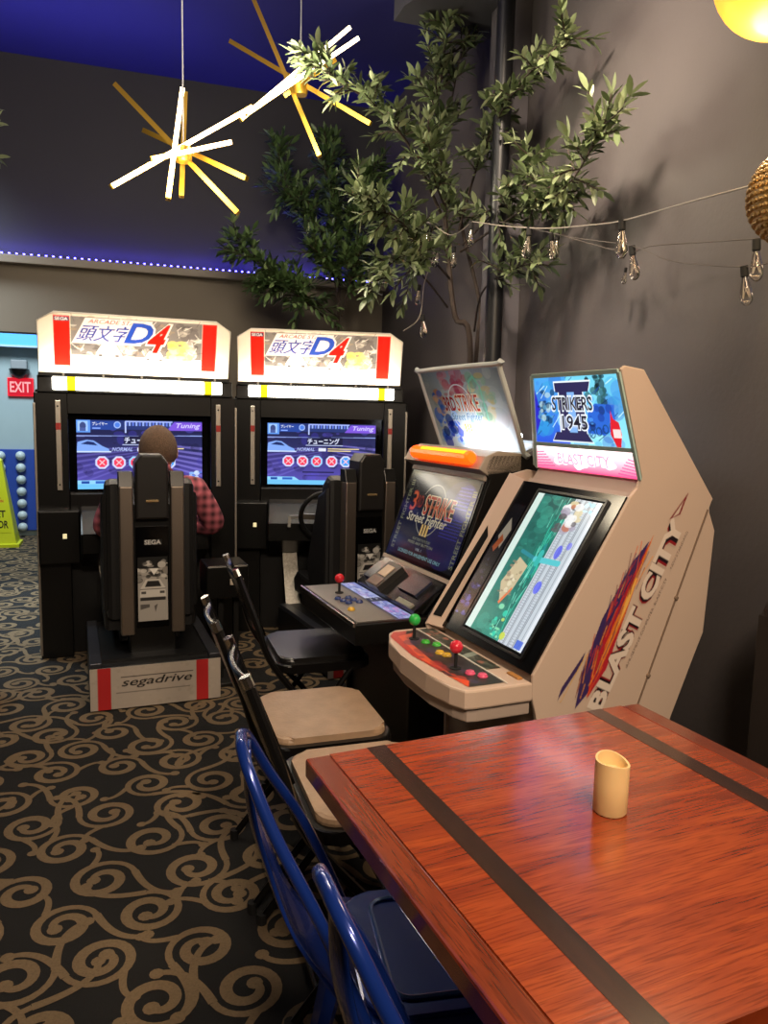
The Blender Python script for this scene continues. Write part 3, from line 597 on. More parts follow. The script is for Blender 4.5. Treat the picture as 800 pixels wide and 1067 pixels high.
def shooter_cabinet():
    W = .56
    t = thing('shooting_game_cabinet', 'cream arcade cabinet with flame lettering on its side, behind the wooden table', 'arcade machine', CO, CR)
    prof = [(.05, 0), (.05, .42), (.02, .55), (.005, .60), (.005, .66), (.291, 1.126), (.318, 1.15), (.330, 1.178), (.232, 1.464), (.245, 1.474), (.31, 1.466), (.59, 1.115), (.574, 1.09), (.576, 1.075), (.606, 1.023), (.592, .723), (.485, .478), (.47, 0)]
    # near side panel, far side panel, middle
    b = BM(); prism(b, prof, 'y', 0, .012, .003); obj('side_panel', b, CREAM, t)
    far = [(.05, 0), (.05, .42), (.02, .55), (-.02, .60), (-.035, .66), (.265, 1.145), (.33, 1.16), (.57, 1.115), (.606, 1.023), (.592, .723), (.485, .478), (.47, 0)]
    b = BM(); prism(b, far, 'y', .545, .557, .003); obj('side_panel', b, CREAM, t)
    # flared far wing beside the screen
    b = BM(); q = [(.003, .500, .655), (.291, .505, 1.13), (.262, .552, 1.15), (-.038, .540, .665)]
    vs = [b.verts.new(p) for p in q]+[b.verts.new((x+.03, y+.008, z-.02)) for x, y, z in q]
    for f in ((0, 1, 2, 3), (7, 6, 5, 4), (0, 4, 5, 1), (1, 5, 6, 2), (2, 6, 7, 3), (3, 7, 4, 0)): b.faces.new([vs[i] for i in f])
    wg = obj('wing', b, CREAM, t)
    b = BM(); A, B_, C_, D_ = [Vector(p) for p in q]; off = Vector((-.002, -.003, .001))
    def wp(s, v): return (A.lerp(B_, s)).lerp(D_.lerp(C_, s), v)+off
    f0 = [wp(.06, .40), wp(.60, .30), wp(.66, .62), wp(.06, .90)]
    vs = [b.verts.new(p) for p in f0]+[b.verts.new(p-off*1.2) for p in f0]
    for f in ((0, 1, 2, 3), (7, 6, 5, 4), (0, 4, 5, 1), (1, 5, 6, 2), (2, 6, 7, 3), (3, 7, 4, 0)): b.faces.new([vs[i] for i in f])
    obj('speaker_vent', b, SATIN, wg)
    core = [(.06, 0), (.06, .42), (.05, .55), (.05, .62), (.345, 1.11), (.36, 1.145), (.575, 1.11), (.59, 1.02), (.58, .72), (.475, .47), (.46, 0)]
    b = BM(); prism(b, core, 'y', .012, .545); prism(b, [(.30, 1.09), (.335, 1.165), (.25, 1.42), (.30, 1.455), (.575, 1.11)], 'y', .012, .484); [setattr(v.co, 'y', .50-(v.co.z-1.15)*.27) for v in b.verts if .45 < v.co.y < .49 and v.co.z > 1.08 and v.co.x < .6]; prism(b, [(.012, .60), (.012, .652), (.31, 1.135), (.34, 1.10), (.06, .60)], 'y', .012, .504); obj('body', b, CREAMD, t)
    ds = Vector((.286, 0, .466)).normalized(); nn = Vector((-.466, 0, .286)).normalized()
    def bz(v, s, o=0): return Vector((.005, v, .66))+ds*s+nn*o
    # bezel
    b = BM(); q = [bz(.012, .0, .004), bz(.505, .0, .004), bz(.505, .545, .004), bz(.012, .545, .004)]; vs = [b.verts.new(p) for p in q]+[b.verts.new(p-nn*.02) for p in q]
    for f in ((0, 1, 2, 3), (7, 6, 5, 4), (0, 4, 5, 1), (1, 5, 6, 2), (2, 6, 7, 3), (3, 7, 4, 0)): b.faces.new([vs[i] for i in f])
    bez = obj('screen_bezel', b, GLOSSBLK, t)
    b = BM(); loop = [bz(.066, .025, .008), bz(.392, .025, .008), bz(.392, .52, .008), bz(.066, .52, .008)]
    for a_, c_ in zip(loop, loop[1:]+loop[:1]): bar(b, a_, c_, .008, .008, nn)
    obj('screen_surround', b, SATIN, bez)
    # game picture, 0.30 wide, 0.47 tall
    c = Canvas(.30, .47, 190, '#2f6f68'); c.grad(0, .30, 0, .47, '#2a8a78', '#1f5a55'); c.blobs(120, .05, .17, 0, .47, .006, .03, ['#1f6f62', '#3aa48e', '#14504a', '#2c8878'], .4, 3)
    c.rect(0, .032, 0, .47, '#d4e8e0')
    for k in range(26): x = .15+.0012*k; c.strokes(3, x-.03, x+.012, 0, .43, .08, .003, ['#0f8f78', '#35d0b0', '#0b6a5e', '#7fe8d0'], 1.57, .8, k)
    c.rect(.185, .285, 0, .47, '#c9d2da')
    for k, x in enumerate((.19, .207, .212, .230, .235, .253, .258, .276)): c.rect(x, x+.0022, 0, .47, '#5c6676')
    for k in range(60): y = k*.008; c.rect(.192, .206, y, y+.0028, '#8a94a4', .55); c.rect(.237, .252, y, y+.0028, '#8a94a4', .5)
    c.rect(.285, .30, 0, .47, '#e4eaf0'); c.ell(.225, .185, .014, .02, '#5560f0', .85); c.ell(.23, .30, .013, .022, '#4a52ea', .8); c.ell(.262, .325, .01, .012, '#6a6af0', .7)
    c.blobs(26, .15, .25, .36, .455, .006, .022, ['#e0d0a0', '#30303a', '#c06a40', '#f0f0f0', '#554a52', '#a8a0b4'], .8, 6); c.blobs(10, .24, .295, .42, .465, .006, .012, ['#9cd8f0', '#d0f0ff'], .8, 3)
    # pale shape with orange edge: a room reflection painted into the picture
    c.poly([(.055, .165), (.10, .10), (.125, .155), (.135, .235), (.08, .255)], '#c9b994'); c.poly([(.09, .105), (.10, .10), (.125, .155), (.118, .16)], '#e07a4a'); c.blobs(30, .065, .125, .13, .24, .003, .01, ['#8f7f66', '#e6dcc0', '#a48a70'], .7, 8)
    # plane
    c.line([(.075, .275), (.15, .262), (.255, .268)], .012, '#2a8a98'); c.line([(.15, .262), (.255, .268)], .018, '#5ac8d0'); c.line([(.165, .22), (.165, .31)], .012, '#1f8a8a'); c.line([(.165, .25), (.165, .285)], .02, '#38b8b0')
    c.blobs(16, .10, .17, .01, .10, .004, .014, ['#2ae0c0', '#8ff0c0', '#c8f070', '#40c0a0'], .7, 5); c.ell(.19, .02, .012, .012, '#c8d838', .9); c.rect(.26, .29, .005, .03, '#3a62d8', .9)
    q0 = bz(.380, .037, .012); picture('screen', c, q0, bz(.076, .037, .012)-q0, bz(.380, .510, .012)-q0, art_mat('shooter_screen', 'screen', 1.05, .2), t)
    # instruction card on the bezel, with a pale and orange reflection painted in
    c = Canvas(.07, .40, 40, '#0a0a10'); c.poly([(.012, .28), (.05, .24), (.06, .31), (.03, .35)], '#d9c9b0'); c.poly([(.012, .24), (.03, .225), (.05, .27), (.03, .29)], '#d86a30')
    c.blobs(24, .015, .055, .0, .11, .005, .014, ['#3a44c8', '#6a72f0', '#1c1f70'], .8, 2); c.blobs(10, .02, .05, .13, .2, .004, .01, ['#2a2c60', '#44406a'], .6, 4)
    q0 = bz(.485, .06, .0055); picture('instruction_card', c, q0, bz(.415, .06, .0055)-q0, bz(.485, .46, .0055)-q0, art_mat('card_print', 'screen', .35, .15), bez)
    # marquee
    dm = Vector((-.098, 0, .291)).normalized(); nm = Vector((-.291, 0, -.098)).normalized()
    def mq(v, s, o=0): return Vector((.33, v, 1.173))+dm*s+nm*o
    c = Canvas(.48, .215, 260, '#58b8dc'); c.grad(0, .2, 0, .215, '#2a4fd0', '#4aa0e0'); c.grad(.2, .48, 0, .215, '#8fdcec', '#6cc8e4')
    c.blobs(60, 0, .48, 0, .215, .01, .045, ['#3a78d8', '#7fd0f0', '#2f9cd0', '#2238b8', '#a8ecf4'], .4, 12); c.poly([(0, 0), (.05, .09), (0, .20)], '#2a2ab8')
    c.blobs(30, .03, .13, .07, .17, .008, .02, ['#123a60', '#5a98b8', '#a8c8d0', '#0c2038'], .7, 7); c.blobs(24, .31, .40, .13, .21, .008, .018, ['#123038', '#0c2028', '#2a5a58'], .8, 3); c.strokes(24, .02, .46, .01, .21, .06, .003, ['#0f2a50', '#c8f0fa', '#1a4a90'], .6, .8, 9)
    c.poly([(.29, .04), (.30, .10), (.34, .13), (.43, .125), (.425, .06), (.37, .035)], '#2a62c8'); c.blobs(24, .29, .43, .03, .12, .004, .016, ['#1a3a98', '#4a90e0', '#0e1f50'], .7, 4)
    for k in range(5): c.ell(.28+k*.032, .03+.008*k, .014, .014, '#123a58', .8, .3)
    num = [(.13, .195), (.33, .195), (.315, .165), (.285, .165), (.285, .04), (.31, .012), (.11, .012), (.13, .04), (.155, .04), (.155, .165), (.135, .165)]
    c.poly([(x+(.005 if x > .2 else -.005), y+(.004 if y > .1 else -.004)) for x, y in num], '#e8f0f8'); c.poly(num, '#2b2750'); c.poly([(.20, .165), (.24, .165), (.24, .04), (.20, .04)], '#7aa8e0'); c.rect(.17, .27, .055, .09, '#b8c8ea', .5)
    c.text('STRIKERS', .107, .104, .052, '#dfe6f0', width=.226, bold=.05); c.text('STRIKERS', .112, .109, .042, '#181420', width=.216, bold=.018); c.text('1945', .158, .044, .054, '#e8eef8', width=.140, bold=.05); c.text('1945', .163, .049, .044, '#1a1626', width=.130, bold=.018)
    c.poly([(.395, .04), (.405, .085), (.41, .11), (.417, .085), (.44, .075), (.445, .04), (.43, -.002), (.415, .0)], '#d2202c'); c.rect(.408, .442, .03, .055, '#f4dcd8', .9)
    def taper(v, s): return .01+(v-.01)*1.0
    q0 = mq(.472, .088, .003); q1 = mq(.400, .298, .003); picture('marquee_panel', c, q0, mq(.012, .088, .003)-q0, q1-q0, art_mat('bright_marquee', 'screen', 1.3, .15), t, None, mq(.012, .298, .003)-q1)
    c = Canvas(.48, .082, 240, '#f0a8b4'); c.grad(0, .48, 0, .082, '#d8386a', '#f6d8da'); c.blobs(50, .12, .38, .03, .065, .01, .03, ['#ffffff', '#ffe8ea', '#fff4f0'], .6, 2)
    for k in range(6): c.line([(.0, .01+.009*k), (.10-.01*k, .014+.009*k)], .004, '#e0306a', .9); c.line([(.48, .006+.009*k), (.40+.01*k, .012+.009*k)], .004, '#e83a72', .9)
    c.text('BLAST CITY', .12, .024, .036, '#f08098', width=.25, bold=.02)
    q0 = mq(.490, .0, .003); q1 = mq(.475, .08, .003); picture('marquee_strip', c, q0, mq(.012, .0, .003)-q0, q1-q0, art_mat('bright_strip', 'screen', 2.3, .2), t, None, mq(.012, .08, .003)-q1)
    b = BM()
    for a_, c_ in ((mq(.008, 0, .004), mq(.008, .30, .004)), (mq(.492, .0, .004), mq(.400, .30, .004)), (mq(.008, .303, .004), mq(.400, .303, .004)), (mq(.008, .084, .004), mq(.472, .084, .004))): bar(b, a_, c_, .012, .006, nm)
    obj('marquee_frame', b, mat('frosted_edge', '#a8c0b8', .3), t)
    b = BM(); q = [mq(.495, .0, .004), mq(.535, .0, -.012), mq(.438, .30, -.012), mq(.404, .306, .004)]; vs = [b.verts.new(p) for p in q]+[b.verts.new(p-nm*.02) for p in q]
    for f in ((0, 1, 2, 3), (7, 6, 5, 4), (0, 4, 5, 1), (1, 5, 6, 2), (2, 6, 7, 3), (3, 7, 4, 0)): b.faces.new([vs[i] for i in f])
    obj('marquee_cheek', b, mat('cheek_pale_green', '#a9b8ae', .4), t)
    # control panel
    cp = [(.004, .0), (-.165, .0), (-.195, .006), (-.215, .05), (-.228, .16), (-.225, .33), (-.205, .46), (-.165, .55), (-.135, .572), (.004, .572)]
    b = BM(); prism(b, cp, 'z', .590, .642, .006); pn = obj('control_panel', b, CREAM, t)
    cp2 = [(x*.93+.0, .01+y*.965) for x, y in cp]; b = BM(); prism(b, cp2, 'z', .552, .592, .004); obj('panel_skirt', b, mat('skirt_cream', '#a59488', .5), pn)
    c = Canvas(.545, .155, 230, '#2a2624')
    c.poly([(0, .155), (0, .11), (.10, .05), (.25, .03), (.40, .018), (.545, .02), (.545, 0), (0, 0)], '#b8342a'); c.poly([(.03, .12), (.12, .06), (.30, .04), (.45, .035), (.52, .05), (.30, .012), (.05, .05)], '#e0603a', .8); c.poly([(.42, .0), (.50, .06), (.545, .03), (.545, 0)], '#e8501e', .9)
    c.blobs(40, .05, .53, .06, .14, .006, .03, ['#2c2830', '#4a4048', '#1a1718', '#3a3050'], .6, 5); c.blobs(14, .2, .5, .02, .06, .01, .03, ['#d04a34', '#a02a2a', '#7a2c40'], .5, 8)
    # viewer's left is the far end
    q0 = Vector((-.198, .545, .6435)); picture('panel_art', c, q0, (0, -.52, 0), (.13, 0, 0), PRINT, pn, lambda s, t_: (t_*.13 > .022*abs(s-.45)*2-.0) & ((t_ > .35*(1-s*8)) | (s > .12)))
    c = Canvas(.44, .06, 200, '#3a4038'); c.blobs(90, 0, .44, 0, .06, .003, .016, ['#242a26', '#566056', '#1c1f1e', '#6a6a5c', '#c07a68'], .55, 3); c.strokes(50, 0, .44, 0, .06, .02, .002, ['#90988c', '#202420'], 0, .7, 2); c.poly([(.30, 0), (.33, 0), (.31, .06), (.28, .06)], '#9aa89c', .7)
    q0 = Vector((-.062, .55, .6437)); picture('how_to_card', c, q0, (0, -.42, 0), (.05, 0, 0), PRINT, pn)
    b = BM(); bar(b, (-.0655, .555, .6445), (-.0655, .015, .6445), .004, .003); obj('panel_seam', b, WHITEPL, pn)
    b = BM(); box(b, -.022, -.006, .03, .085, .642, .647, .001); obj('brass_plate', b, mat('tan_latch', '#b07a40', .4), pn)
    ball_stick(pn, -.122, .455, .642, '#2faf4c', 'green_ball'); ball_stick(pn, -.135, .165, .642, '#cf2c3c', 'red_ball')
    for x, y in ((-.105, .41), (-.085, .375)): button(pn, x, y, .642, '#3fae3a', 'green_button')
    for x, y in ((-.113, .30), (-.105, .272)): button(pn, x, y, .642, '#c9a02c', 'yellow_button')
    for x, y in ((-.118, .115), (-.098, .083)): button(pn, x, y, .642, '#e0587c', 'pink_button')
    # side lettering and flames on the near side panel (y = 0); drawn along a slanted strip
    c = Canvas(.72, .20, 330, '#c4ad9b')
    c.poly([(.0, .12), (.10, .085), (.30, .10), (.52, .125), (.44, .15), (.26, .165), (.10, .15)], '#3c2a5c'); c.poly([(.04, .095), (.14, .075), (.36, .10), (.54, .12), (.34, .13), (.16, .135)], '#b02430'); c.poly([(.12, .095), (.30, .095), (.55, .12), (.36, .118), (.20, .115)], '#d8742a'); c.poly([(.22, .10), (.34, .10), (.46, .114), (.32, .112)], '#e8b058'); c.strokes(70, .03, .42, .095, .15, .10, .004, ['#6a2438', '#d85a28', '#40305a', '#c03028', '#e8963c'], .10, .6, 3)
    c.poly([(-.0, .19), (.12, .165), (.16, .17), (.04, .195)], '#3c2c58'); c.line([(.0, .178), (.15, .163)], .003, '#caa05a')
    for k, (dx, col, bd) in enumerate(((0, '#8a1c24', .115), (0, '#1c1218', .085), (0, '#d8c8ba', .042))): c.text('BLAST CITY', .02, .026, .057, col, shear=.0, width=.60, bold=bd)
    c.poly([(.60, .09), (.70, .065), (.63, .06)], '#7a1c24'); c.poly([(.61, .082), (.67, .069), (.63, .066)], '#c9b6a6')
    c.text('AMUSEMENT COMPUTER  BLAST CITY', .17, .004, .008, '#4a3a38', width=.28); c.text('NEW STANDARD', .48, .004, .008, '#4a3a38', width=.12)
    # strip runs from (u .06, z .43) up to (u .47, z 1.02)
    a_ = Vector((.247, -.0012, .500)); e_ = a_+Vector((math.cos(R(63.5)), 0, math.sin(R(63.5)))); dd = (e_-a_).normalized(); up_ = Vector((-dd.z, 0, dd.x))
    bgc = np.array(lin('#c4ad9b'))
    cc = c.out(); mask = (np.abs(cc-bgc).sum(2) > .02)
    def keepf(s, t_):
        ny, nx = mask.shape; i = np.clip((t_*ny).astype(int), 0, ny-2); j = np.clip((s*nx).astype(int), 0, nx-2); return mask[i, j] | mask[i+1, j] | mask[i, j+1] | mask[i+1, j+1]
    picture('side_lettering', c, a_, dd*.70, up_*.19, PRINT, t, keepf)
    b = BM(); bar(b, (.335, -.001, .46), (.572, -.001, 1.085), .002, .006, (0, 0, 1)); 
    for s in (.25, .6): p_ = Vector((.335, 0, .46)).lerp(Vector((.572, 0, 1.085)), s); lathe(b, [(0, .006), (.006, .005), (.007, 0)], M=Matrix.Translation(p_) @ Matrix.Rotation(R(90), 4, 'X'), seg=10)
    obj('door_seam', b, mat('seam_brown', '#7a6656', .6), t)
    return t
shooter_cabinet()

def fighter_cabinet():
    # local y counts from the near side of this cabinet
    off = .69; t = thing('fighting_game_cabinet', 'black arcade cabinet with orange light bar and tilted clear marquee, between its neighbours', 'arcade machine', CO+CEY*off, CR)
    W = .60
    prof = [(-.02, 0), (-.02, .56), (.10, .70), (.145, .74), (.275, 1.115), (.25, 1.15), (.27, 1.20), (.44, 1.20), (.60, 1.10), (.60, 0)]
    b = BM(); prism(b, prof, 'y', 0, .02, .003); obj('side_panel', b, SATIN, t)
    b = BM(); prism(b, prof, 'y', W, W+.02, .003); obj('side_panel', b, SATIN, t)
    core = [(.0, 0), (.0, .56), (.10, .66), (.155, .735), (.285, 1.11), (.30, 1.17), (.42, 1.19), (.58, 1.09), (.58, 0)]
    b = BM(); prism(b, core, 'y', .02, W); obj('body', b, BLACK, t)
    A = Vector((.148, 0, .757)); B_ = Vector((.268, 0, 1.105)); ds = (B_-A).normalized(); nn = Vector((-ds.z, 0, ds.x)); L = (B_-A).length
    def sp(v, s, o=0): return A+Vector((0, v, 0))+ds*s+nn*o
    b = BM(); q = [sp(.022, 0, .006), sp(W-.002, 0, .006), sp(W-.002, L, .006), sp(.022, L, .006)]; vs = [b.verts.new(p) for p in q]+[b.verts.new(p-nn*.025) for p in q]
    for f in ((0, 1, 2, 3), (7, 6, 5, 4), (0, 4, 5, 1), (1, 5, 6, 2), (2, 6, 7, 3), (3, 7, 4, 0)): b.faces.new([vs[i] for i in f])
    bez = obj('screen_bezel', b, GLOSSBLK, t)
    c = Canvas(.54, .345, 270, '#0b0d12'); c.ell(.43, .17, .16, .17, '#1a1a52', .55); c.ell(.47, .26, .08, .07, '#24248a', .5)  # blue ovals at the right are a reflection painted into the picture
    c.ell(.24, .205, .105, .105, '#8a8474', 1, .045); c.rect(.06, .42, .185, .262, '#0b0d12')
    c.text('3', .055, .186, .085, '#8a2c1e', width=.05, bold=.02); c.text('RD', .108, .205, .05, '#7a2a1e', width=.05, bold=.02)
    c.text('STRIKE', .175, .178, .088, '#d8c39a', width=.245, bold=.035); c.text('STRIKE', .18, .182, .08, '#a83820', width=.235, bold=.01); c.text('3', .06, .19, .076, '#c0522c', width=.042, bold=.0)
    c.grad(.175, .42, .215, .222, '#c8602a', '#c8602a', al=.3)
    c.text('Street Fighter', .06, .135, .05, '#c2b490', width=.33, shear=.2, bold=.012); c.text('III', .21, .10, .045, '#cba45a', width=.06, bold=.03)
    c.text('FIGHT FOR THE FUTURE', .17, .078, .010, '#7a7a5c', width=.15); c.text('PRESS ANY BUTTON', .14, .062, .010, '#8a8a66', width=.21); c.text('VER. 1', .22, .04, .010, '#9aa0a0', width=.05); c.text('LICENSED FOR AMUSEMENT USE ONLY', .08, .016, .013, '#7fb4b8', width=.36)
    for k in range(7): c.rect(.41, .50, .235+k*.013, .239+k*.013, '#4a4ad0', .6); c.rect(.36, .50, .12+k*.012, .123+k*.012, '#3a40c0', .4)  # blue bars belong to the same painted reflection
    c.text('STREET FIGHTER III', .032, .02, .026, '#6f6f50', width=.29, rot=R(90), bold=.01); c.text('STREET FIGHTER III', .533, .02, .026, '#6f6f50', width=.29, rot=R(90), bold=.01)
    q0 = sp(.572, .012, .008); picture('screen', c, q0, sp(.032, .012, .008)-q0, sp(.572, L-.01, .008)-q0, art_mat('fighter_screen', 'screen', .72, .12), t)
    # cream strip and hood with orange lamp
    b = BM(); bar(b, sp(.02, L+.012, .008), sp(W, L+.012, .008), .022, .012, nn); bar(b, sp(.02, -.012, .008), sp(W, -.012, .008), .016, .012, nn); pieces('screen_trim', b, mat('cream_trim', '#b7a798', .4), bez)
    b = BM(); prism(b, [(.262, 1.128), (.225, 1.15), (.25, 1.195), (.30, 1.215), (.40, 1.205), (.40, 1.14)], 'y', .0, W+.02, .004); hd_ = obj('hood', b, mat('hood_clear_tan', '#a5988a', .3), t)
    b = BM(); tube(b, [(.224, .05, 1.188), (.222, .06, 1.186), (.222, .50, 1.186), (.224, .52, 1.188)], [.02, .026, .026, .012], 12); obj('orange_lamp', b, mat('orange_lamp', '#ff6a10', .3, emit=2.2, ecol='#ff4a08'), hd_)
    b = BM(); tube(b, [(.214, .07, 1.199), (.214, .42, 1.199)], .013, 10); obj('lamp_core', b, mat('amber_core', '#ffb020', .3, emit=2.2, ecol='#ff9a10'), hd_)
    # marquee board, leaning to the player
    M0 = Vector((.422, 0, 1.208)); M1 = Vector((.300, 0, 1.52)); dm = (M1-M0).normalized(); nm = Vector((-dm.z, 0, dm.x)); LM = (M1-M0).length
    def mp(v, s, o=0): return M0+Vector((0, v, 0))+dm*s+nm*o
    c = Canvas(.60, .32, 270, '#b9c4c8'); c.grad(0, .6, 0, .32, '#e6edf0', '#8c979c'); c.blobs(40, 0, .6, .12, .31, .02, .07, ['#a4b0b4', '#90a0a4', '#c4ccc8'], .35, 3)
    c.blobs(40, .16, .36, .22, .31, .01, .03, ['#b04a5a', '#a83a52', '#c87a80'], .6, 8)
    c.blobs(40, .04, .20, .02, .14, .012, .035, ['#1f3fd8', '#3f7af0', '#9cc8ff', '#0f2080'], .75, 4); c.blobs(20, .05, .14, .14, .24, .01, .025, ['#c88a60', '#3a6ac8', '#e0b890'], .7, 6); c.blobs(40, .36, .52, .12, .30, .012, .035, ['#8fb49a', '#c8b070', '#9cc0a8', '#d8c898', '#6a9a88'], .6, 9)
    c.line([(.38, .08), (.36, .2), (.37, .27), (.41, .29), (.44, .25), (.44, .12)], .01, '#7ad0b0', .7)
    c.ell(.265, .165, .10, .10, '#e8ecec', 1, .05); c.text('3RD', .13, .155, .06, '#a02c2c', width=.09, bold=.03); c.text('STRIKE', .225, .15, .075, '#efe0c0', width=.18, bold=.045); c.text('STRIKE', .228, .154, .067, '#b83a24', width=.172, bold=.012)
    c.text('Street Fighter', .16, .105, .045, '#cfe4f0', width=.24, shear=.2, bold=.035); c.text('Street Fighter', .163, .108, .039, '#3a6a98', width=.234, shear=.2, bold=.0); c.text('III', .245, .062, .04, '#c8a040', width=.05, bold=.03); c.rect(.23, .34, .04, .052, '#c8b060', .7)
    b = BM(); q = [mp(.0, 0), mp(W+.02, 0), mp(W+.02, LM), mp(.0, LM)]; 
    mb = BM(); fr = [mp(.0, 0, .016), mp(W+.02, 0, .016), mp(W+.02, LM, .016), mp(.0, LM, .016)]
    tube(mb, smooth_path([fr[0].lerp(fr[1], .04), fr[0].lerp(fr[1], .96), fr[1].lerp(fr[2], .06), fr[1].lerp(fr[2], .94), fr[2].lerp(fr[3], .04), fr[2].lerp(fr[3], .96), fr[3].lerp(fr[0], .06), fr[3].lerp(fr[0], .94)], 5, True), .010, 8, closed=True)
    b.free(); mqo = obj('marquee', mb, mat('clear_edge', '#b8bdbc', .25), t, True)
    q0 = mp(W+.012, .008, .018); picture('marquee_panel', c, q0, mp(.008, .008, .018)-q0, mp(W+.012, LM-.008, .018)-q0, BACKLIT, mqo)
    b = BM(); v4 = [b.verts.new(p) for p in (mp(.0, .0, -.09), mp(W+.02, .0, -.09), mp(W+.02, LM*.03, -.085), mp(.0, LM*.03, -.085))]; b.faces.new(v4)
    v5 = [b.verts.new(p) for p in (mp(.0, 0, .016), mp(W+.02, 0, .016))]; b.faces.new((v4[0], v4[1], v5[1], v5[0]))
    v6 = [b.verts.new(p) for p in (mp(.0, LM*.03, .012), mp(W+.02, LM*.03, .012))]; b.faces.new((v4[0], v5[0], v6[0], v4[3])); b.faces.new((v4[1], v5[1], v6[1], v4[2])); obj('marquee_back', b, mat('marquee_back_grey', '#8a9094', .6), mqo)
    b = BM(); cyl(b, mp(.07, .05, -.03), mp(.38, .05, -.03), .012, 10); obj('tube_lamp', b, mat('cool_tube', '#ffffff', .4, emit=30, ecol='#f0f6ff'), mqo)
    # control panel
    b = BM(); prism(b, [(-.225, .0), (-.225, W), (.07, W), (.07, 0)], 'z', .56, .637, .006); pn = obj('control_panel', b, SATIN, t)
    b = BM(); box(b, -.215, -.075, .012, W-.012, .637, .640); top = obj('panel_top', b, mat('grey_steel_panel', '#6f6a66', .4, .4, var=.1), pn)
    b = BM(); box(b, -.232, -.222, .0, W, .625, .641, .002); obj('panel_edge', b, CHROME, pn)
    c = Canvas(.58, .07, 230, '#9aa4e0'); c.blobs(90, 0, .58, 0, .07, .006, .024, ['#c8d0f8', '#8f96d8', '#e6e8fc', '#6a70b8', '#b898d8'], .6, 4); c.rect(.27, .33, 0, .07, '#2a2634', .9); c.strokes(60, 0, .58, 0, .07, .03, .003, ['#4a4f90', '#f4f4ff'], 0, .7, 7); c.blobs(10, .42, .57, .0, .06, .01, .02, ['#c080d0', '#d8a0d8'], .6, 9)
    q0 = Vector((-.062, .59, .640)); picture('lit_card', c, q0, (0, -.58, 0), (.062, 0, 0), art_mat('lit_card', 'screen', .75, .2), pn)
    ball_stick(pn, -.125, .43, .64, '#c4202c', 'dark_red_ball', .05)
    for k in range(3):
        for j in range(2): button(pn, -.165+.042*j+.008*k, .335-.036*k, .64, '#26386e', 'navy_button', .0135)
    button(pn, -.175, .17, .64, '#c9a02c', 'yellow_button', .014)
    # coin unit between panel and screen
    b = BM(); prism(b, [(.005, .637), (.005, .655), (.13, .745), (.16, .745), (.16, .637)], 'y', .03, W-.03, .004); rs = obj('riser', b, GLOSSBLK, t)
    rn = Vector((-.09, 0, .125)).normalized(); rd = Vector((.125, 0, .09)).normalized()
    def rp(v, s, o=.002): return Vector((.005, v, .655))+rd*s+rn*o
    def plate(nm_, v0, v1, s0, s1, o0, o1, m_, par):
        b = BM(); q = [rp(v0, s0, o1), rp(v1, s0, o1), rp(v1, s1, o1), rp(v0, s1, o1)]; vs = [b.verts.new(p) for p in q]+[b.verts.new(p-rn*(o1-o0)) for p in q]
        for f in ((0, 1, 2, 3), (7, 6, 5, 4), (0, 4, 5, 1), (1, 5, 6, 2), (2, 6, 7, 3), (3, 7, 4, 0)): b.faces.new([vs[i] for i in f])
        return obj(nm_, b, m_, par)
    u = plate('coin_unit', .33, .45, .0, .13, -.01, .025, mat('coin_grey', '#2a2725', .35, .3), rs)
    plate('pale_card', .36, .425, .055, .11, .02, .029, mat('card_tan', '#c9b49c', .5), u); plate('coin_plate', .345, .44, .005, .045, .02, .028, mat('plate_pinkish', '#6a5a50', .4, .3), u)
    plate('side_cup', .47, .55, .03, .12, -.01, .012, mat('navy_gloss', '#141a30', .2), rs); plate('side_cup', .10, .25, .05, .13, -.01, .010, mat('navy_gloss', '#141a30', .2), rs)
    plate('pale_label', .06, .18, .0, .02, -.005, .008, mat('label_olive', '#7d7d6c', .5), rs)
    b = BM(); tube(b, [(.02, .02, .80), (.02, .02, .80)], .001, 4) if False else box(b, -.012, -.004, .015, .02, .58, .60); obj('side_lock', b, STEEL, t)
    return t
fighter_cabinet()

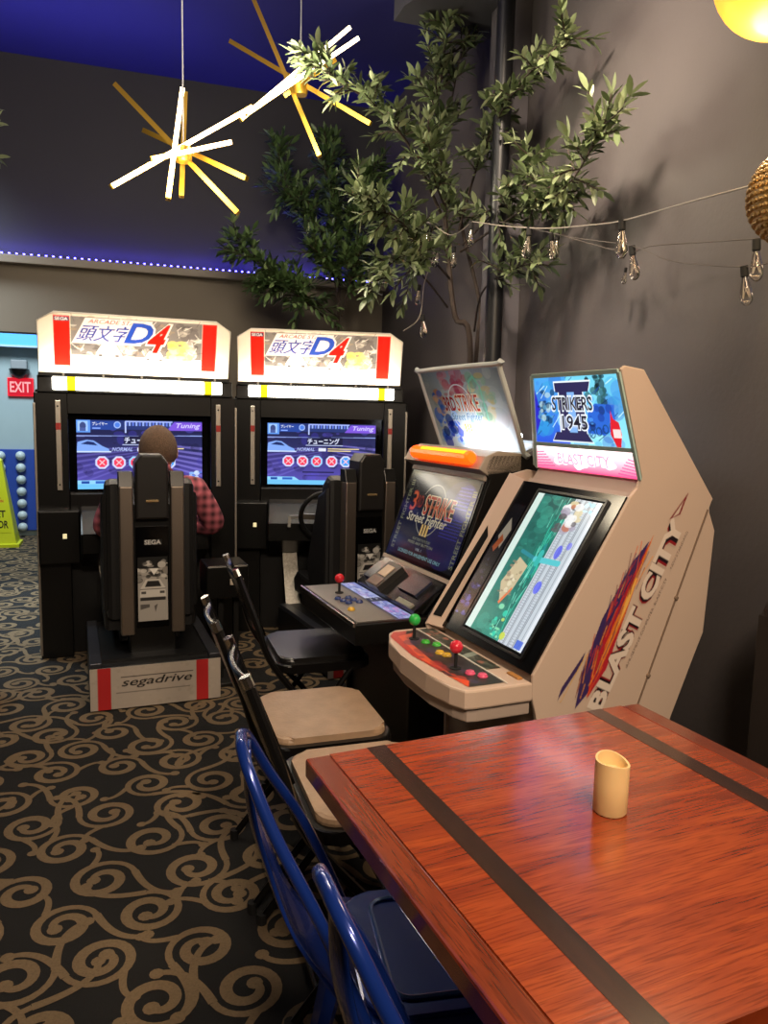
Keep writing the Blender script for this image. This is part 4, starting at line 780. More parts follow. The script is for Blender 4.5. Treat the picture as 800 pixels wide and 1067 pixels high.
# ------------------------------------------------------------------ wooden table
def table():
    z = .74; T = thing('dining_table', 'red-brown wooden dining table with two dark inlaid stripes', 'table', (.276, 1.235, 0), R(5.8))
    Wt, Lt = .735, .712
    wood = mat('red_oak_gloss', '#8a3416', .2); n = wood.node_tree.nodes; l = wood.node_tree.links; bs = n['Principled BSDF']; tc = n.new('ShaderNodeTexCoord')
    def grain(m, rot, c0, c1, c2):
        n = m.node_tree.nodes; l = m.node_tree.links; bs = n['Principled BSDF']; bs.inputs['Specular IOR Level'].default_value = .5; bs.inputs['Coat Weight'].default_value = .9; bs.inputs['Coat Roughness'].default_value = .13; bs.inputs['Coat IOR'].default_value = 1.6; tc = n.new('ShaderNodeTexCoord'); mp_ = n.new('ShaderNodeMapping'); mp_.inputs['Scale'].default_value = (3.5, 30, 3) if not rot else (34, 2.8, 3)
        l.new(tc.outputs['Object'], mp_.inputs[0]); a = n.new('ShaderNodeTexNoise'); a.inputs['Scale'].default_value = 1.0; a.inputs['Detail'].default_value = 7; a.inputs['Distortion'].default_value = 1.2; l.new(mp_.outputs[0], a.inputs['Vector'])
        mp2 = n.new('ShaderNodeMapping'); mp2.inputs['Scale'].default_value = (16, 330, 8) if not rot else (330, 14, 8); l.new(tc.outputs['Object'], mp2.inputs[0]); f = n.new('ShaderNodeTexNoise'); f.inputs['Scale'].default_value = 1; f.inputs['Detail'].default_value = 3; l.new(mp2.outputs[0], f.inputs['Vector'])
        r = n.new('ShaderNodeValToRGB'); e = r.color_ramp.elements; e[0].position = .30; e[0].color = (*lin(c0), 1); e[1].position = .66; e[1].color = (*lin(c2), 1); k = e.new(.48); k.color = (*lin(c1), 1)
        l.new(a.outputs['Fac'], r.inputs[0]); mx = n.new('ShaderNodeMix'); mx.data_type = 'RGBA'; mx.blend_type = 'MULTIPLY'; mx.inputs[0].default_value = .5; l.new(r.outputs[0], mx.inputs[6])
        r2 = n.new('ShaderNodeValToRGB'); r2.color_ramp.elements[0].position = .38; r2.color_ramp.elements[0].color = (.35, .28, .25, 1); r2.color_ramp.elements[1].position = .5; r2.color_ramp.elements[1].color = (1, 1, 1, 1); l.new(f.outputs['Fac'], r2.inputs[0]); l.new(r2.outputs[0], mx.inputs[7]); l.new(mx.outputs[2], bs.inputs['Base Color'])
        rr = n.new('ShaderNodeMapRange'); rr.inputs[3].default_value = .16; rr.inputs[4].default_value = .30; l.new(f.outputs['Fac'], rr.inputs[0]); l.new(rr.outputs[0], bs.inputs['Roughness'])
        bp = n.new('ShaderNodeBump'); bp.inputs['Strength'].default_value = .06; bp.inputs['Distance'].default_value = .004; l.new(f.outputs['Fac'], bp.inputs['Height']); l.new(bp.outputs[0], bs.inputs['Normal'])
    grain(wood, False, '#7c2f17', '#913a1a', '#a2471e'); edge = mat('red_oak_edge', '#7a2c14', .22); grain(edge, True, '#5e2413', '#753018', '#86391c'); dark = mat('dark_inlay', '#2a1410', .25); grain(dark, True, '#2a1610', '#331a12', '#3c2016')
    e0, s0, s1 = .045, .110, .145
    b = BM(); box(b, e0, Wt-e0, -Lt, 0, z-.034, z); obj('tabletop', b, wood, T)
    b = BM(); box(b, 0, e0, -Lt, 0, z-.034, z, .004); obj('end_board', b, edge, T)
    b = BM(); box(b, Wt-e0, Wt, -Lt, 0, z-.034, z, .004); obj('end_board', b, edge, T)
    for x0 in (s0+.005, Wt-s1+.012): 
        b = BM(); box(b, x0, x0+.036, -Lt, 0, z-.01, z+.0006); obj('inlay_stripe', b, dark, T)
    b = BM(); box(b, Wt/2-.05, Wt/2+.05, -Lt/2-.05, -Lt/2+.05, .03, z-.034, .006); obj('pedestal', b, BLACK, T)
    b = BM()
    for a in (0, 90): 
        d = Vector((math.cos(R(a)), math.sin(R(a)), 0))*.27; c = Vector((Wt/2, -Lt/2, .022)); bar(b, c-d, c+d, .07, .04)
    obj('foot_cross', b, BLACK, T)
table()
# candle
t = thing('candle', 'cream flameless pillar candle standing on the wooden table', 'candle', (.683, .937, .7406), R(-20))
b = BM(); seg = 40; r = .0255
prof = []
rings = []
def topz(a, rr): return   .081+.004*math.cos(a-2.4)-.002*math.cos(2*a)
for kind in ((.0, .0), (r-.002, 0), (r, .003), (r, .05), (r, 'top'), (r-.0035, 'top'), (r-.005, .064), (0, .062)):
    rr, zz = kind; row = []
    for k in range(seg):
        a = 2*math.pi*k/seg; row.append(b.verts.new((rr*math.cos(a), rr*math.sin(a), topz(a, rr) if zz == 'top' else zz)))
    rings.append(row)
for A, B_ in zip(rings, rings[1:]):
    for k in range(seg): b.faces.new((A[k], A[(k+1) % seg], B_[(k+1) % seg], B_[k]))
bmesh.ops.remove_doubles(b, verts=b.verts, dist=1e-5)
wax = mat('ivory_wax', '#dcbc84', .5, var=.03); wax.node_tree.nodes['Principled BSDF'].inputs['Subsurface Weight'].default_value = .25; wax.node_tree.nodes['Principled BSDF'].inputs['Subsurface Radius'].default_value = (.02, .012, .006)
obj('wax_body', b, wax, t, True)
b = BM(); tube(b, [(0, 0, .062), (.001, 0, .070)], [.004, .0012], 8); obj('wick_stub', b, mat('wick_yellow', '#c9983c', .6), t)

# ------------------------------------------------------------------ blue metal chairs
BLUE = mat('blue_metal_paint', '#16307c', .24, .35, coat=.5, var=.06)
def metal_chair(label, loc, rz):
    t = thing('metal_chair', label, 'chair', loc, rz, 'blue metal chairs')
    b = BM(); prism(b, rrect(-.18, .19, -.152, .152, .05), 'z', .438, .45, .004)
    st = obj('seat', b, BLUE, t)
    b = BM(); tube(b, [(x, y, .452) for x, y in rrect(-.135, .155, -.122, .122, .03)], .0045, 6, closed=True); obj('seat_rim', b, mat('blue_edge', '#4f6ea8', .2, .5), st)
    b = BM()
    for x, y in ((0, 0), (.05, .04), (.05, -.04), (-.05, .04), (-.05, -.04)): lathe(b, [(.0045, .0), (.0045, .0008), (0, .0008)], (x, y, .4503), 10)
    pieces('drain_hole', b, RUBBER, st)
    b = BM(); prism(b, rrect(-.182, .192, -.154, .154, .05), 'z', .385, .44, 0); obj('apron', b, BLUE, st)
    # back hoop
    hoop = smooth_path([(-.170, .166, .40), (-.185, .164, .45), (-.250, .145, .60), (-.315, .105, .72), (-.350, .068, .797), (-.362, .03, .822), (-.363, 0, .825), (-.362, -.03, .822), (-.350, -.068, .797), (-.315, -.105, .72), (-.250, -.145, .60), (-.185, -.164, .45), (-.170, -.166, .40)], 6)
    b = BM(); tube(b, hoop, .0095, 10); obj('back_hoop', b, BLUE, t, True)
    # narrow splat bowed outwards behind the hoop
    b = BM(); rows = []
    prof_ = smooth_path([(-.362, 0, .817), (-.356, 0, .72), (-.332, 0, .63), (-.292, 0, .525), (-.215, 0, .42)], 4)
    for p in prof_:
        hw = .022+.075*max(0, (.80-p.z)/.38)**1.3; rows.append([b.verts.new((p.x+.010*(k/4)**2, hw*k/4, p.z)) for k in range(-4, 5)])
    for A, B_ in zip(rows, rows[1:]):
        for k in range(8): b.faces.new((A[k], A[k+1], B_[k+1], B_[k]))
    sp_ = obj('back_splat', b, BLUE, t, True); md = sp_.modifiers.new('thick', 'SOLIDIFY'); md.thickness = .005
    for sx, sy in ((1, 1), (1, -1), (-1, 1), (-1, -1)):
        b = BM(); tx, ty = (.175 if sx > 0 else -.165), .135*sy; fx, fy = (.215 if sx > 0 else -.25), .16*sy
        tube(b, [(tx, ty, .44), ((tx*.6+fx*.4), (ty*.6+fy*.4), .26), (fx, fy, .012)], [.034, .024, .014], 6, flat=.6); lg = obj('leg', b, BLUE, t)
        b = BM(); cyl(b, (fx, fy, 0), (fx, fy, .016), .017, 10); obj('rubber_foot', b, RUBBER, lg)
    b = BM(); cyl(b, (-.225, -.152, .12), (.205, .152, .12), .006, 8); cyl(b, (-.225, .152, .12), (.205, -.152, .12), .006, 8); obj('cross_brace', b, BLUE, t)
    return t
metal_chair('blue metal chair at the far end of the table side, seat showing', (.515, 1.10, 0), R(-7))
metal_chair('nearest blue metal chair, its hoop back cut by the frame edge', (.555, .755, 0), R(2))

# ------------------------------------------------------------------ folding chairs
FRM = mat('black_chair_tube', '#151414', .3, .5)
def folding_chair(label, loc, rz, seatmat):
    t = thing('folding_chair', label, 'chair', loc, rz, 'folding chairs at the cabinets')
    b = BM(); prism(b, rrect(-.158, .160, -.178, .178, .05), 'z', .44, .470, .012); obj('seat_pad', b, seatmat, t)
    b = BM(); prism(b, rrect(-.172, .172, -.197, .197, .052), 'z', .420, .452, .006); obj('seat_pan', b, FRM, t)
    for s in (-1, 1):
        b = BM(); tube(b, smooth_path([(-.30, .145*s, .765), (-.245, .185*s, .61), (-.185, .20*s, .45), (.0, .20*s, .225), (.19, .20*s, .012)], 5), .0115, 8); f = obj('front_leg', b, FRM, t, True)
        b = BM(); cyl(b, (.19, .20*s, 0), (.19, .20*s, .03), .0145, 10); obj('foot_cap', b, RUBBER, f)
        b = BM(); tube(b, [(.10, .188*s, .43), (-.05, .188*s, .22), (-.22, .188*s, .012)], .0105, 8); f = obj('rear_leg', b, FRM, t)
        b = BM(); cyl(b, (-.22, .188*s, 0), (-.22, .188*s, .03), .0135, 10); obj('foot_cap', b, RUBBER, f)
        b = BM(); tube(b, [(-.312, .142*s, .792), (-.302, .144*s, .768)], .0125, 8); obj('tube_cap', b, CHROME, t)
    b = BM(); rows = []
    for i in range(7):
        s = i/6; z = .56+.215*s; x0 = -.222-.082*s
        rows.append([b.verts.new((x0-.022*(1-(k/6)**2), .178*k/6-(.032*k/6*s), z)) for k in range(-6, 7)])
    for A, B_ in zip(rows, rows[1:]):
        for k in range(12): b.faces.new((A[k], A[k+1], B_[k+1], B_[k]))
    bp = obj('backrest', b, mat('black_back_panel', '#101010', .22, .3), t, True); md = bp.modifiers.new('thick', 'SOLIDIFY'); md.thickness = .012
    b = BM(); cyl(b, (.08, -.2, .115), (.08, .2, .115), .007, 8); cyl(b, (-.16, -.188, .09), (-.16, .188, .09), .007, 8); pieces('stretcher', b, FRM, t)
    return t
TAN = mat('worn_tan_vinyl', '#937a62', .42, var=.3, scale=22, bump=.12, bscale=120)
BLKV = mat('black_seat_vinyl', '#141313', .3, bump=.06, bscale=160)
folding_chair('tan-seated folding chair tucked behind the corner of the wooden table', (.525, 1.67, 0), R(0), TAN)
folding_chair('tan-seated folding chair in the middle of the row, seat fully in view', (.508, 2.10, 0), R(0), TAN)
folding_chair('folding chair with black seat in front of the black cabinet', (.645, 2.76, 0), R(0), BLKV)

# ------------------------------------------------------------------ booth at the right edge
t = thing('booth_bench', 'black upholstered booth bench against the charcoal wall beyond the table', 'bench', (0, 0, 0))
b = BM(); prism(b, [(.02, .10), (.02, .40), (.30, .40), (.30, .10)], 'y', -.4, 1.58, .02)
for v in b.verts: v.co.x += 1.30
obj('bench_seat', b, mat('booth_vinyl', '#131113', .5, bump=.06), t)
b = BM(); prism(b, rrect(1.60, 1.76, .10, .88, .06), 'y', -.4, 1.60, .02); obj('bench_back', b, mat('booth_vinyl', '#131113', .5), t)
b = BM(); box(b, 1.34, 1.74, -.38, 1.56, 0, .10); obj('plinth', b, BLACK, t)

# ------------------------------------------------------------------ steel pole in the corner
b = BM(); cyl(b, (1.62, 3.335, 0), (1.62, 3.335, 3.28), .040, 24); lathe(b, [(.0, .012), (.075, .012), (.08, 0)], (1.62, 3.335, 0), 24)
tag(obj('support_pole', b, mat('black_pole_paint', '#15161a', .4, .2), None, True), 'black round support pole standing in front of the grey pilaster', 'pole')

# ------------------------------------------------------------------ trees
def leaf_material(name, c0, c1, c2):
    m = bpy.data.materials.new(name); m.use_nodes = True; n = m.node_tree.nodes; l = m.node_tree.links; b_ = n['Principled BSDF']
    a = n.new('ShaderNodeAttribute'); a.attribute_name = 'Col'; r = n.new('ShaderNodeValToRGB'); e = r.color_ramp.elements
    e[0].color = (*lin(c0), 1); e[1].color = (*lin(c2), 1); k = e.new(.5); k.color = (*lin(c1), 1); l.new(a.outputs['Fac'], r.inputs[0]); l.new(r.outputs[0], b_.inputs['Base Color'])
    b_.inputs['Roughness'].default_value = .38; b_.inputs['Specular IOR Level'].default_value = .6
    tr = n.new('ShaderNodeBsdfTranslucent'); l.new(r.outputs[0], tr.inputs[0]); mx = n.new('ShaderNodeMixShader'); mx.inputs[0].default_value = .18
    l.new(b_.outputs[0], mx.inputs[1]); l.new(tr.outputs[0], mx.inputs[2]); l.new(mx.outputs[0], n['Material Output'].inputs['Surface']); return m
BARK = mat('brown_bark', '#352a24', .8, var=.3, scale=30, bump=.5, bscale=90)
class Leaves:
    def __init__(s, seed): s.q = random.Random(seed); s.V, s.F, s.C = [], [], []
    def leaf(s, p, d, L, tint):
        q = s.q; d = d.normalized(); up = Vector((q.uniform(-.6, .6), q.uniform(-.6, .6), 1)); sd = d.cross(up)
        if sd.length < .1: return
        sd.normalize(); nrm = sd.cross(d); w = L*q.uniform(.13, .19); b = len(s.V); dr = nrm*(-L*q.uniform(.02, .14))
        for a, wd, dz in ((0, .10, 0), (.22, .75, .12), (.5, 1, .35), (.78, .7, .7), (1, .02, 1)):
            c = p+d*(L*a)+dr*dz; s.V += [c+sd*w*wd+nrm*w*wd*.3, c, c-sd*w*wd+nrm*w*wd*.3]
        for k in range(4):
            i = b+3*k; s.F += [(i, i+1, i+4, i+3), (i+1, i+2, i+5, i+4)]
        s.C += [tint]*15
    def build(s, name, m, parent):
        me = bpy.data.meshes.new(name); me.from_pydata([tuple(v) for v in s.V], [], s.F)
        at = me.color_attributes.new('Col', 'FLOAT_COLOR', 'POINT'); c = np.repeat(np.array(s.C, np.float32)[:, None], 4, 1); c[:, 3] = 1; at.data.foreach_set('color', c.ravel())
        me.polygons.foreach_set('use_smooth', [True]*len(me.polygons)); me.materials.append(m); o = bpy.data.objects.new(name, me); COL.objects.link(o); o.parent = parent; return o
def tree(name, label, base, branches, seed, m, leaf=(.05, .085), dens=1.0, spread=.20, clip=None):
    t = thing(name, label, 'tree', base); inv = -Vector(base); q = random.Random(seed); lv = Leaves(seed+1); wood = BM()
    for (pts, r0, r1, start, n) in branches:
        path = smooth_path([Vector(p)+inv for p in pts], 6); m_ = len(path)
        tube(wood, path, [r0+(r1-r0)*i/(m_-1) for i in range(m_)], 7)
        for k in range(int(n*dens)):
            s = start+(1-start)*((k+q.random())/(n*dens)); i = min(m_-2, int(s*(m_-1))); p = path[i].lerp(path[i+1], s*(m_-1)-i); tan = (path[i+1]-path[i]).normalized()
            d = (tan*q.uniform(.3, 1.1)+Vector((q.gauss(0, 1), q.gauss(0, 1), q.gauss(.25, .8)))*.62).normalized(); sp__ = spread*(1.15-.55*s); L = sp__*q.uniform(.45, 1.1); mid = p+d*L*.5+Vector((0, 0, -.02*L)); end = p+d*L+Vector((0, 0, q.uniform(-.10, .05)*L*2))
            if clip: end = clip(end-inv)+inv; mid = clip(mid-inv)+inv
            tw = smooth_path([p, mid, end], 4); tube(wood, tw, [.0035]*(len(tw)-1)+[.0012], 4, cap=False)
            nl = max(4, int(L/.020)); ph = q.uniform(0, 6)
            for j in range(nl):
                f = (j+.6)/nl; ii = min(len(tw)-2, int(f*(len(tw)-1))); c = tw[ii].lerp(tw[ii+1], f*(len(tw)-1)-ii); ta = (tw[ii+1]-tw[ii]).normalized(); si = ta.orthogonal().normalized(); si.rotate(Matrix.Rotation(ph+j*2.0, 3, ta))
                tint = min(1, max(0, q.gauss(.45, .25)))
                for sg in (1, -1): lv.leaf(c, ta*.9+si*sg*q.uniform(.5, 1.0)+Vector((0, 0, q.uniform(-.35, .15))), q.uniform(*leaf), tint)
            lv.leaf(tw[-1], d, q.uniform(*leaf), .6)
    obj('trunk', wood, BARK, t, True); lv.build('foliage', m, t)
    b = BM(); lathe(b, [(0, 0), (.11, 0), (.135, .26), (.142, .27), (.125, .27), (.12, .24), (0, .24)], (0, 0, 0), 24); obj('pot', b, mat('black_pot', '#1a1918', .6), t, True)
    return t
def clipw(p):
    return Vector((min(p.x, WX-.10), min(p.y, WY-.10), min(p.z, CZ-.09)))
OLIVE = leaf_material('olive_leaves', '#2c3a20', '#66764f', '#b8c29a'); DEEP = leaf_material('deep_green_leaves', '#2a3a20', '#4f6a3c', '#8aa06c')
D = 3.95
tb = P(490, 372, D); tb.z = 0; tb.x = min(tb.x, 1.62)
tree('olive_tree', 'tall artificial olive tree behind the black cabinet, in front of the pilaster', tuple(tb), [
    ([tb+Vector((0, 0, .2)), P(490, 372, D), P(474, 330, D), P(467, 270, D), P(462, 205, D-.05)], .018, .011, .72, 6),
    ([tb+Vector((.02, 0, .2)), P(496, 372, D+.02), P(500, 320, D+.05), P(484, 250, D+.05), P(478, 215, D)], .013, .008, .85, 4),
    ([P(462, 205, D-.05), P(455, 120, D-.1), P(463, 40, D-.15), P(452, -30, D-.2)], .009, .003, .15, 32),
    ([P(466, 130, D-.1), P(480, 60, D-.1), P(505, -10, D-.1)], .005, .002, .3, 8),
    ([P(460, 225, D-.05), P(428, 155, D-.3), P(392, 112, D-.5), P(350, 82, D-.62), P(326, 66, D-.66)], .008, .002, .25, 24),
    ([P(468, 290, D-.02), P(440, 258, D-.35), P(412, 226, D-.6), P(372, 204, D-.75)], .007, .002, .25, 22),
    ([P(466, 320, D-.02), P(438, 285, D-.35), P(414, 270, D-.6), P(384, 300, D-.7)], .006, .002, .3, 13),
    ([P(463, 215, D-.05), P(452, 185, D-.35), P(446, 150, D-.5)], .006, .002, .3, 17),
    ([P(478, 240, D), P(500, 165, 3.65), P(535, 95, 3.3), P(592, 38, 2.9)], .007, .002, .25, 26),
    ([P(480, 262, D), P(535, 225, 3.4), P(590, 195, 2.95), P(632, 122, 2.62)], .007, .002, .28, 30),
    ([P(482, 255, D), P(520, 215, 3.5), P(560, 160, 3.1)], .006, .002, .3, 14),
    ([P(494, 345, D), P(502, 305, 3.7), P(530, 283, 3.4), P(562, 272, 3.15)], .006, .002, .5, 9)],
    21, OLIVE, (.042, .080), 1.7, .19, clipw)
D2 = 5.15
tb2 = P(352, 340, D2); tb2.z = 0
tree('bushy_tree', 'dark bushy artificial tree behind the two racing cabinets', tuple(tb2), [
    ([tb2+Vector((0, 0, .2)), P(352, 340, D2), P(354, 270, D2), P(345, 215, D2), P(340, 150, D2)], .014, .006, .45, 34),
    ([P(354, 290, D2), P(330, 235, D2-.1), P(300, 200, D2-.2), P(288, 158, D2-.2)], .008, .002, .25, 26),
    ([P(354, 280, D2), P(372, 225, D2-.1), P(388, 175, D2-.1)], .008, .002, .25, 24),
    ([P(350, 340, D2), P(325, 320, D2-.15), P(290, 290, D2-.3), P(245, 250, D2-.35)], .008, .002, .3, 26),
    ([P(352, 330, D2), P(312, 305, D2-.2), P(272, 296, D2-.3)], .006, .002, .4, 12),
    ([P(353, 320, D2), P(345, 280, D2-.2), P(330, 262, D2-.3)], .006, .002, .3, 14),
    ([P(356, 330, D2), P(366, 290, D2-.15), P(372, 268, D2-.2)], .006, .002, .3, 12)],
    33, DEEP, (.05, .088), 2.1, .23, clipw)
tb3 = P(-60, 150, 3.2); tb3.z = 0
tree('corner_tree', 'tree mostly outside the frame, one leafy sprig showing at the left edge', tuple(tb3), [
    ([tb3+Vector((0, 0, .2)), P(-60, 300, 3.2), P(-45, 200, 3.2), P(-6, 128, 3.2)], .012, .003, .75, 9), ([P(-60, 330, 3.2), P(-90, 220, 3.2), P(-150, 130, 3.0)], .008, .002, .3, 26), ([P(-60, 260, 3.2), P(-66, 160, 3.1), P(-75, 40, 3.1)], .008, .002, .3, 26), ([P(-60, 300, 3.2), P(-110, 250, 3.3), P(-190, 220, 3.4)], .008, .002, .3, 20), ([P(-60, 280, 3.2), P(-48, 180, 3.1), P(-14, 122, 3.0)], .006, .002, .55, 7)], 5, OLIVE, (.04, .065), 1.0, .13)

# ------------------------------------------------------------------ starburst pendants
def starburst(label, hub, rods, ceil_z):
    t = thing('starburst_pendant', label, 'pendant light', hub, 0, 'brass starburst pendants'); h = Vector(hub)
    b = BM(); lathe(b, [(0, -.03), (.03, -.03), (.034, -.02), (.034, .02), (.03, .03), (0, .03)], (0, 0, 0), 20); obj('hub', b, BRASS, t, True)
    b = BM(); cyl(b, (0, 0, .03), (0, 0, ceil_z-h.z), .003, 6); obj('suspension_wire', b, mat('grey_wire', '#8b8b92', .4), t)
    b = BM(); lathe(b, [(0, 0), (.05, 0), (.05, -.02), (0, -.022)], (0, 0, ceil_z-h.z), 20); obj('ceiling_rose', b, BRASS, t)
    for a, c, lit in rods:
        a, c = Vector(a)-h, Vector(c)-h; ax = (c-a).normalized(); to = (Vector((0, 0, EYE))-h); to = (to-ax*to.dot(ax)).normalized(); side = to if lit else -to
        b = BM(); bar(b, a, c, .020, .020, side); r = obj('rod', b, BRASS, t)
        b = BM(); o = side*.0125; bar(b, a+ax*.006+o, c-ax*.006+o, .017, .007, side); obj('led_face', b, LEDW if lit else mat('dim_led_face', '#ffedc0', .5, emit=3.5), r)
    return t
d1 = 3.15
starburst('brass starburst pendant hanging lower, on the left', P(191, 161, d1), [
    (P(115, 195, d1-.16), P(262, 112, d1+.14), True), (P(157, 166, d1-.1), P(241, 148, d1+.05), True), (P(175, 208, d1-.12), P(190, 93, d1+.02), True),
    (P(120, 88, d1+.1), P(248, 222, d1-.02), False), (P(150, 136, d1+.22), P(257, 186, d1-.06), False), (P(193, 97, d1+.2), P(189, 205, d1+.06), False)], CZ)
d2 = 3.55
starburst('brass starburst pendant hanging higher, half among the olive leaves', P(313, 92, d2), [
    (P(250, 125, d2-.15), P(364, 29, d2+.1), True), (P(256, 119, d2-.22), P(373, 40, d2-.02), True), (P(262, -6, d2+.1), P(333, 163, d2-.05), False), (P(240, 43, d2+.12), P(386, 129, d2-.1), False), (P(296, 100, d2+.2), P(350, 62, d2+.15), False)], CZ)
point('pendant_glow', P(185, 178, d1-.12), 20, (1, .86, .62), .12); point('pendant_glow', P(292, 112, d2-.30), 32, (1, .88, .66), .12)

# globe pendant at the top right, and woven pendant on the edge
gc = P(816, -36, 1.75)
t = thing('globe_pendant', 'glowing yellow globe pendant in the top corner', 'pendant light', gc)
b = BM(); lathe(b, sphere_prof(.150, 20), (0, 0, 0), 36); obj('glass_globe', b, mat('glowing_globe', '#c8963a', .4, emit=1.15, ecol='#ffb838'), t, True)
b = BM(); cyl(b, (0, 0, .145), (0, 0, CZ-gc.z), .004, 8); lathe(b, [(0, 0), (.05, 0), (.05, -.02), (0, -.02)], (0, 0, CZ-gc.z), 16); obj('suspension_cord', b, BLACK, t)
point('globe_glow', gc+Vector((-.02, 0, -.2)), 20, (1, .74, .42), .13)
wc = P(833, 204, 1.62)
t = thing('woven_pendant', 'beaded gold pendant shade cut by the right frame edge', 'pendant light', wc)
b = BM(); lathe(b, [(r_*1.0, z_) for r_, z_ in sphere_prof(.098, 18)], (0, 0, 0), 30); obj('shade', b, mat('gold_shade', '#8a6a38', .5, emit=.10, ecol='#d8a050'), t, True)
b = BM(); q = random.Random(3)
for i in range(1, 22):
    th = math.pi*i/22; n = max(6, int(44*math.sin(th)))
    for k in range(n):
        a = 2*math.pi*(k+.5*(i % 2))/n; c = Vector((math.sin(th)*math.cos(a), math.sin(th)*math.sin(a), math.cos(th)))*.1
        bmesh.ops.create_icosphere(b, subdivisions=1, radius=.0062, matrix=Matrix.Translation(c))
obj('beads', b, mat('gold_beads', '#c8a468', .25, .5, var=.3, scale=40), t, True)
b = BM(); cyl(b, (0, 0, .098), (0, 0, CZ-wc.z), .004, 8); lathe(b, [(0, 0), (.05, 0), (.05, -.02), (0, -.02)], (0, 0, CZ-wc.z), 16); obj('suspension_cord', b, BLACK, t)

# ------------------------------------------------------------------ string lights
GLASS = mat('clear_bulb_glass', '#d8d4d0', .05, trans=1.0); FIL = mat('bulb_filament', '#f0e6d8', .25, .3)
WIRE = mat('pale_wire', '#8d857c', .4); WIRED = mat('dark_wire', '#4a4340', .5)
def bulb(parent, p, s=1.0, tilt=0):
    M = Matrix.Translation(Vector(p)) @ Matrix.Rotation(tilt, 4, 'Y') @ Matrix.Scale(s, 4)
    b = BM(); lathe(b, [(0, .0), (.011, 0), (.012, -.03), (.009, -.034), (0, -.034)], M=M, seg=14); s_ = obj('bulb_socket', b, RUBBER, parent)
    b = BM(); lathe(b, [(.008, -.033), (.0105, -.045), (.0165, -.072), (.019, -.09), (.0165, -.106), (.009, -.116), (0, -.119)], M=M, seg=16); obj('bulb_glass', b, GLASS, s_, True)
    b = BM()
    for a in range(4): c, n = math.cos(a*1.57), math.sin(a*1.57); tube(b, [M @ Vector((.002*c, .002*n, -.034)), M @ Vector((.009*c, .009*n, -.095)), M @ Vector((.004*n, .004*c, -.06))], .0009*s, 5)
    obj('filament', b, FIL, s_)
def strand(label, pts, bulbs, m, r=.0025):
    t = thing('string_light', label, 'string lights', pts[0], 0, 'cafe string lights'); o = Vector(pts[0])
    b = BM(); tube(b, [p-o for p in smooth_path(pts, 8)], r, 6); obj('cable', b, m, t)
    for p, s, tl in bulbs: bulb(t, Vector(p)-o, s, tl)
ds_ = 2.6
strand('string light strand nearest the camera, ending at the woven pendant', [P(492, 231, 3.3), P(530, 236, 3.05), P(570, 238, 2.85), P(610, 235, 2.6), P(648, 230, 2.4), P(720, 210, 2.1), P(784, 193, 1.8), P(803, 186, 1.72)],
    [(P(552, 237, 2.95), 1.0, .1), (P(648, 229, 2.4), 1.0, -.05), (P(491, 232, 3.3), .85, 0)], WIRE)
strand('string light strand sagging in the middle along the charcoal wall', [P(520, 231, 3.3), P(575, 243, 3.0), P(648, 262, 2.75), P(680, 256, 2.6), P(740, 252, 2.4), P(790, 249, 2.2), P(815, 252, 2.15)],
    [(P(574, 243, 3.0), .85, -.15), (P(581, 243, 3.05), .85, .1), (P(788, 249, 2.2), 1.0, -.1)], WIRED, .002)
strand('lowest string light strand, its bulb hanging apart on the right', [P(540, 235, 3.2), P(600, 248, 2.95), P(657, 256, 2.7), P(700, 272, 2.5), P(775, 278, 2.2), P(812, 270, 2.1)],
    [(P(658, 256, 2.7), 1.0, -.2), (P(775, 277, 2.2), .95, -.2), (P(652, 279, 2.8), .5, .1)], WIRED, .0018)
strand('string light strand dangling through the olive tree', [P(492, 231, 3.3), P(470, 245, 3.45), P(445, 232, 3.55), P(452, 262, 3.6), P(442, 295, 3.65), P(437, 330, 3.6), P(420, 345, 3.62)],
    [(P(445, 236, 3.55), .8, 0), (P(457, 258, 3.6), .8, .2), (P(473, 257, 3.5), .8, 0), (P(437, 297, 3.65), .8, .1), (P(440, 328, 3.6), .9, -.1)], WIRE, .0022)

# ------------------------------------------------------------------ things in the room beyond
t = thing('exit_sign', 'red lit exit sign on the pale far wall', 'sign', (-1.05, 8.60, 1.43))
b = BM(); box(b, -.12, .12, 0, .03, 0, .185, .004); obj('housing', b, mat('red_sign_body', '#c8182a', .4, emit=.55, ecol='#ff2030'), t)
c = Canvas(.22, .165, 90, '#d01a30'); c.text('EXIT', .014, .03, .105, '#ffb0b4', width=.19, bold=.02); picture('sign_face', c, (-.11, -.002, .01), (.22, 0, 0), (0, 0, .165), art_mat('exit_face', 'screen', 1.1), t)
t = thing('emergency_dome', 'black dome lamp with grey mount above the exit sign', 'lamp', (-1.055, 8.58, 1.70))
b = BM(); lathe(b, [(0, -.10), (.05, -.085), (.085, -.04), (.095, 0), (0, 0)], (0, 0, 0), 24); obj('dome', b, SATIN, t, True)
b = BM(); box(b, -.075, .075, -.02, .05, 0, .09, .01); obj('mount', b, mat('grey_mount', '#8a9095', .6), t)
t = thing('cove_light', 'bright blue light cove high on the far wall', 'cove light', (-.9, 8.55, 1.93))
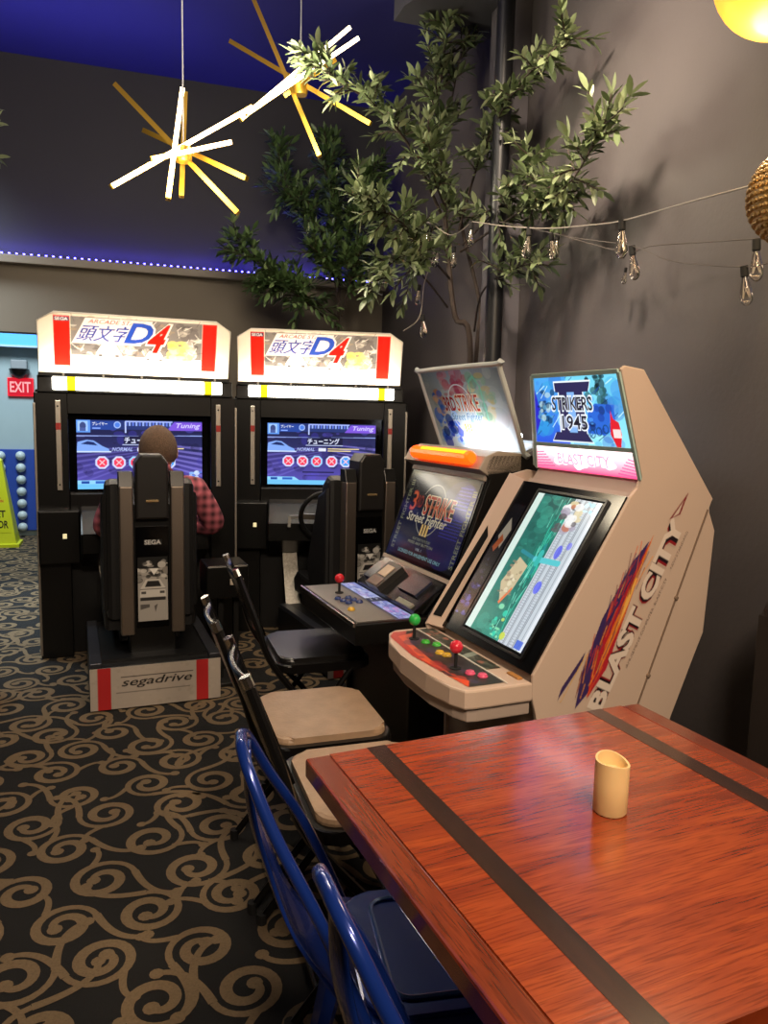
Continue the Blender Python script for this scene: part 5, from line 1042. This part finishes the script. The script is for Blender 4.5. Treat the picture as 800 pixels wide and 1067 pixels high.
b = BM(); box(b, -2.2, 1.1, -.06, .08, .0, .155, .004); obj('cove_body', b, mat('blue_lit_cove', '#4a9af0', .5, emit=.75, ecol='#3c92f0'), t)
b = BM(); box(b, -2.2, 1.1, -.075, .08, -.02, .0); obj('cove_lip', b, mat('pale_lip', '#a8c8e8', .5), t)
t = thing('dotted_panel', 'blue wall panel with rows of white half balls, behind the cone', 'wall panel', (-1.1, 8.610, 0))
b = BM(); box(b, -2.4, 1.2, -.02, .015, .06, .895, .004); obj('panel_board', b, mat('royal_blue_board', '#24449c', .5, var=.05), t)
WB = mat('white_ball', '#b9c8cc', .4)
for i in range(-2, 3):
    for k in range(7):
        b = BM(); lathe(b, sphere_prof(.047, 8), (.03+i*.185, -.036, .83-k*.122), 16); obj('half_ball', b, WB, t, True)
t = thing('wet_floor_cone', 'yellow wet floor warning cone on the carpet by the far wall', 'cone', (-1.215, 8.05, 0), R(0))
b = BM(); prof4 = [(.19, .0), (.19, .03), (.165, .035), (.05, .82), (.035, .835)]
rings = [[b.verts.new((x*r_, y*r_*.8, z_)) for x, y in ((-1, -1), (1, -1), (1, 1), (-1, 1))] for r_, z_ in prof4]
for A, B_ in zip(rings, rings[1:]):
    for k in range(4): b.faces.new((A[k], A[(k+1) % 4], B_[(k+1) % 4], B_[k]))
b.faces.new(rings[-1]); b.faces.new(rings[0][::-1]); obj('cone_body', b, mat('safety_yellow', '#c8cf1e', .45), t)
c = Canvas(.24, .46, 110, '#c8cf1e'); c.text('WET', .045, .155, .075, '#15150c', width=.15, bold=.03); c.text('FLOOR', .02, .045, .08, '#15150c', width=.20, bold=.03); c.text('CAUTION', .06, .31, .03, '#c03020', width=.12, bold=.04); c.poly([(.08, .35), (.16, .35), (.12, .43)], '#a8402a'); c.poly([(.1, .36), (.14, .36), (.12, .405)], '#d8d040')
def on_cone(z): return -(.165+(.05-.165)*(z-.035)/.785)*.8-.002
picture('warning_print', c, (-.12, on_cone(.14), .14), (.24, 0, 0), (0, on_cone(.56)-on_cone(.14), .42), PRINT, t, lambda s, t_: np.abs(s-.5)*.24 < (.165-.115*((.14+.42*t_)-.035)/.785)-.004)
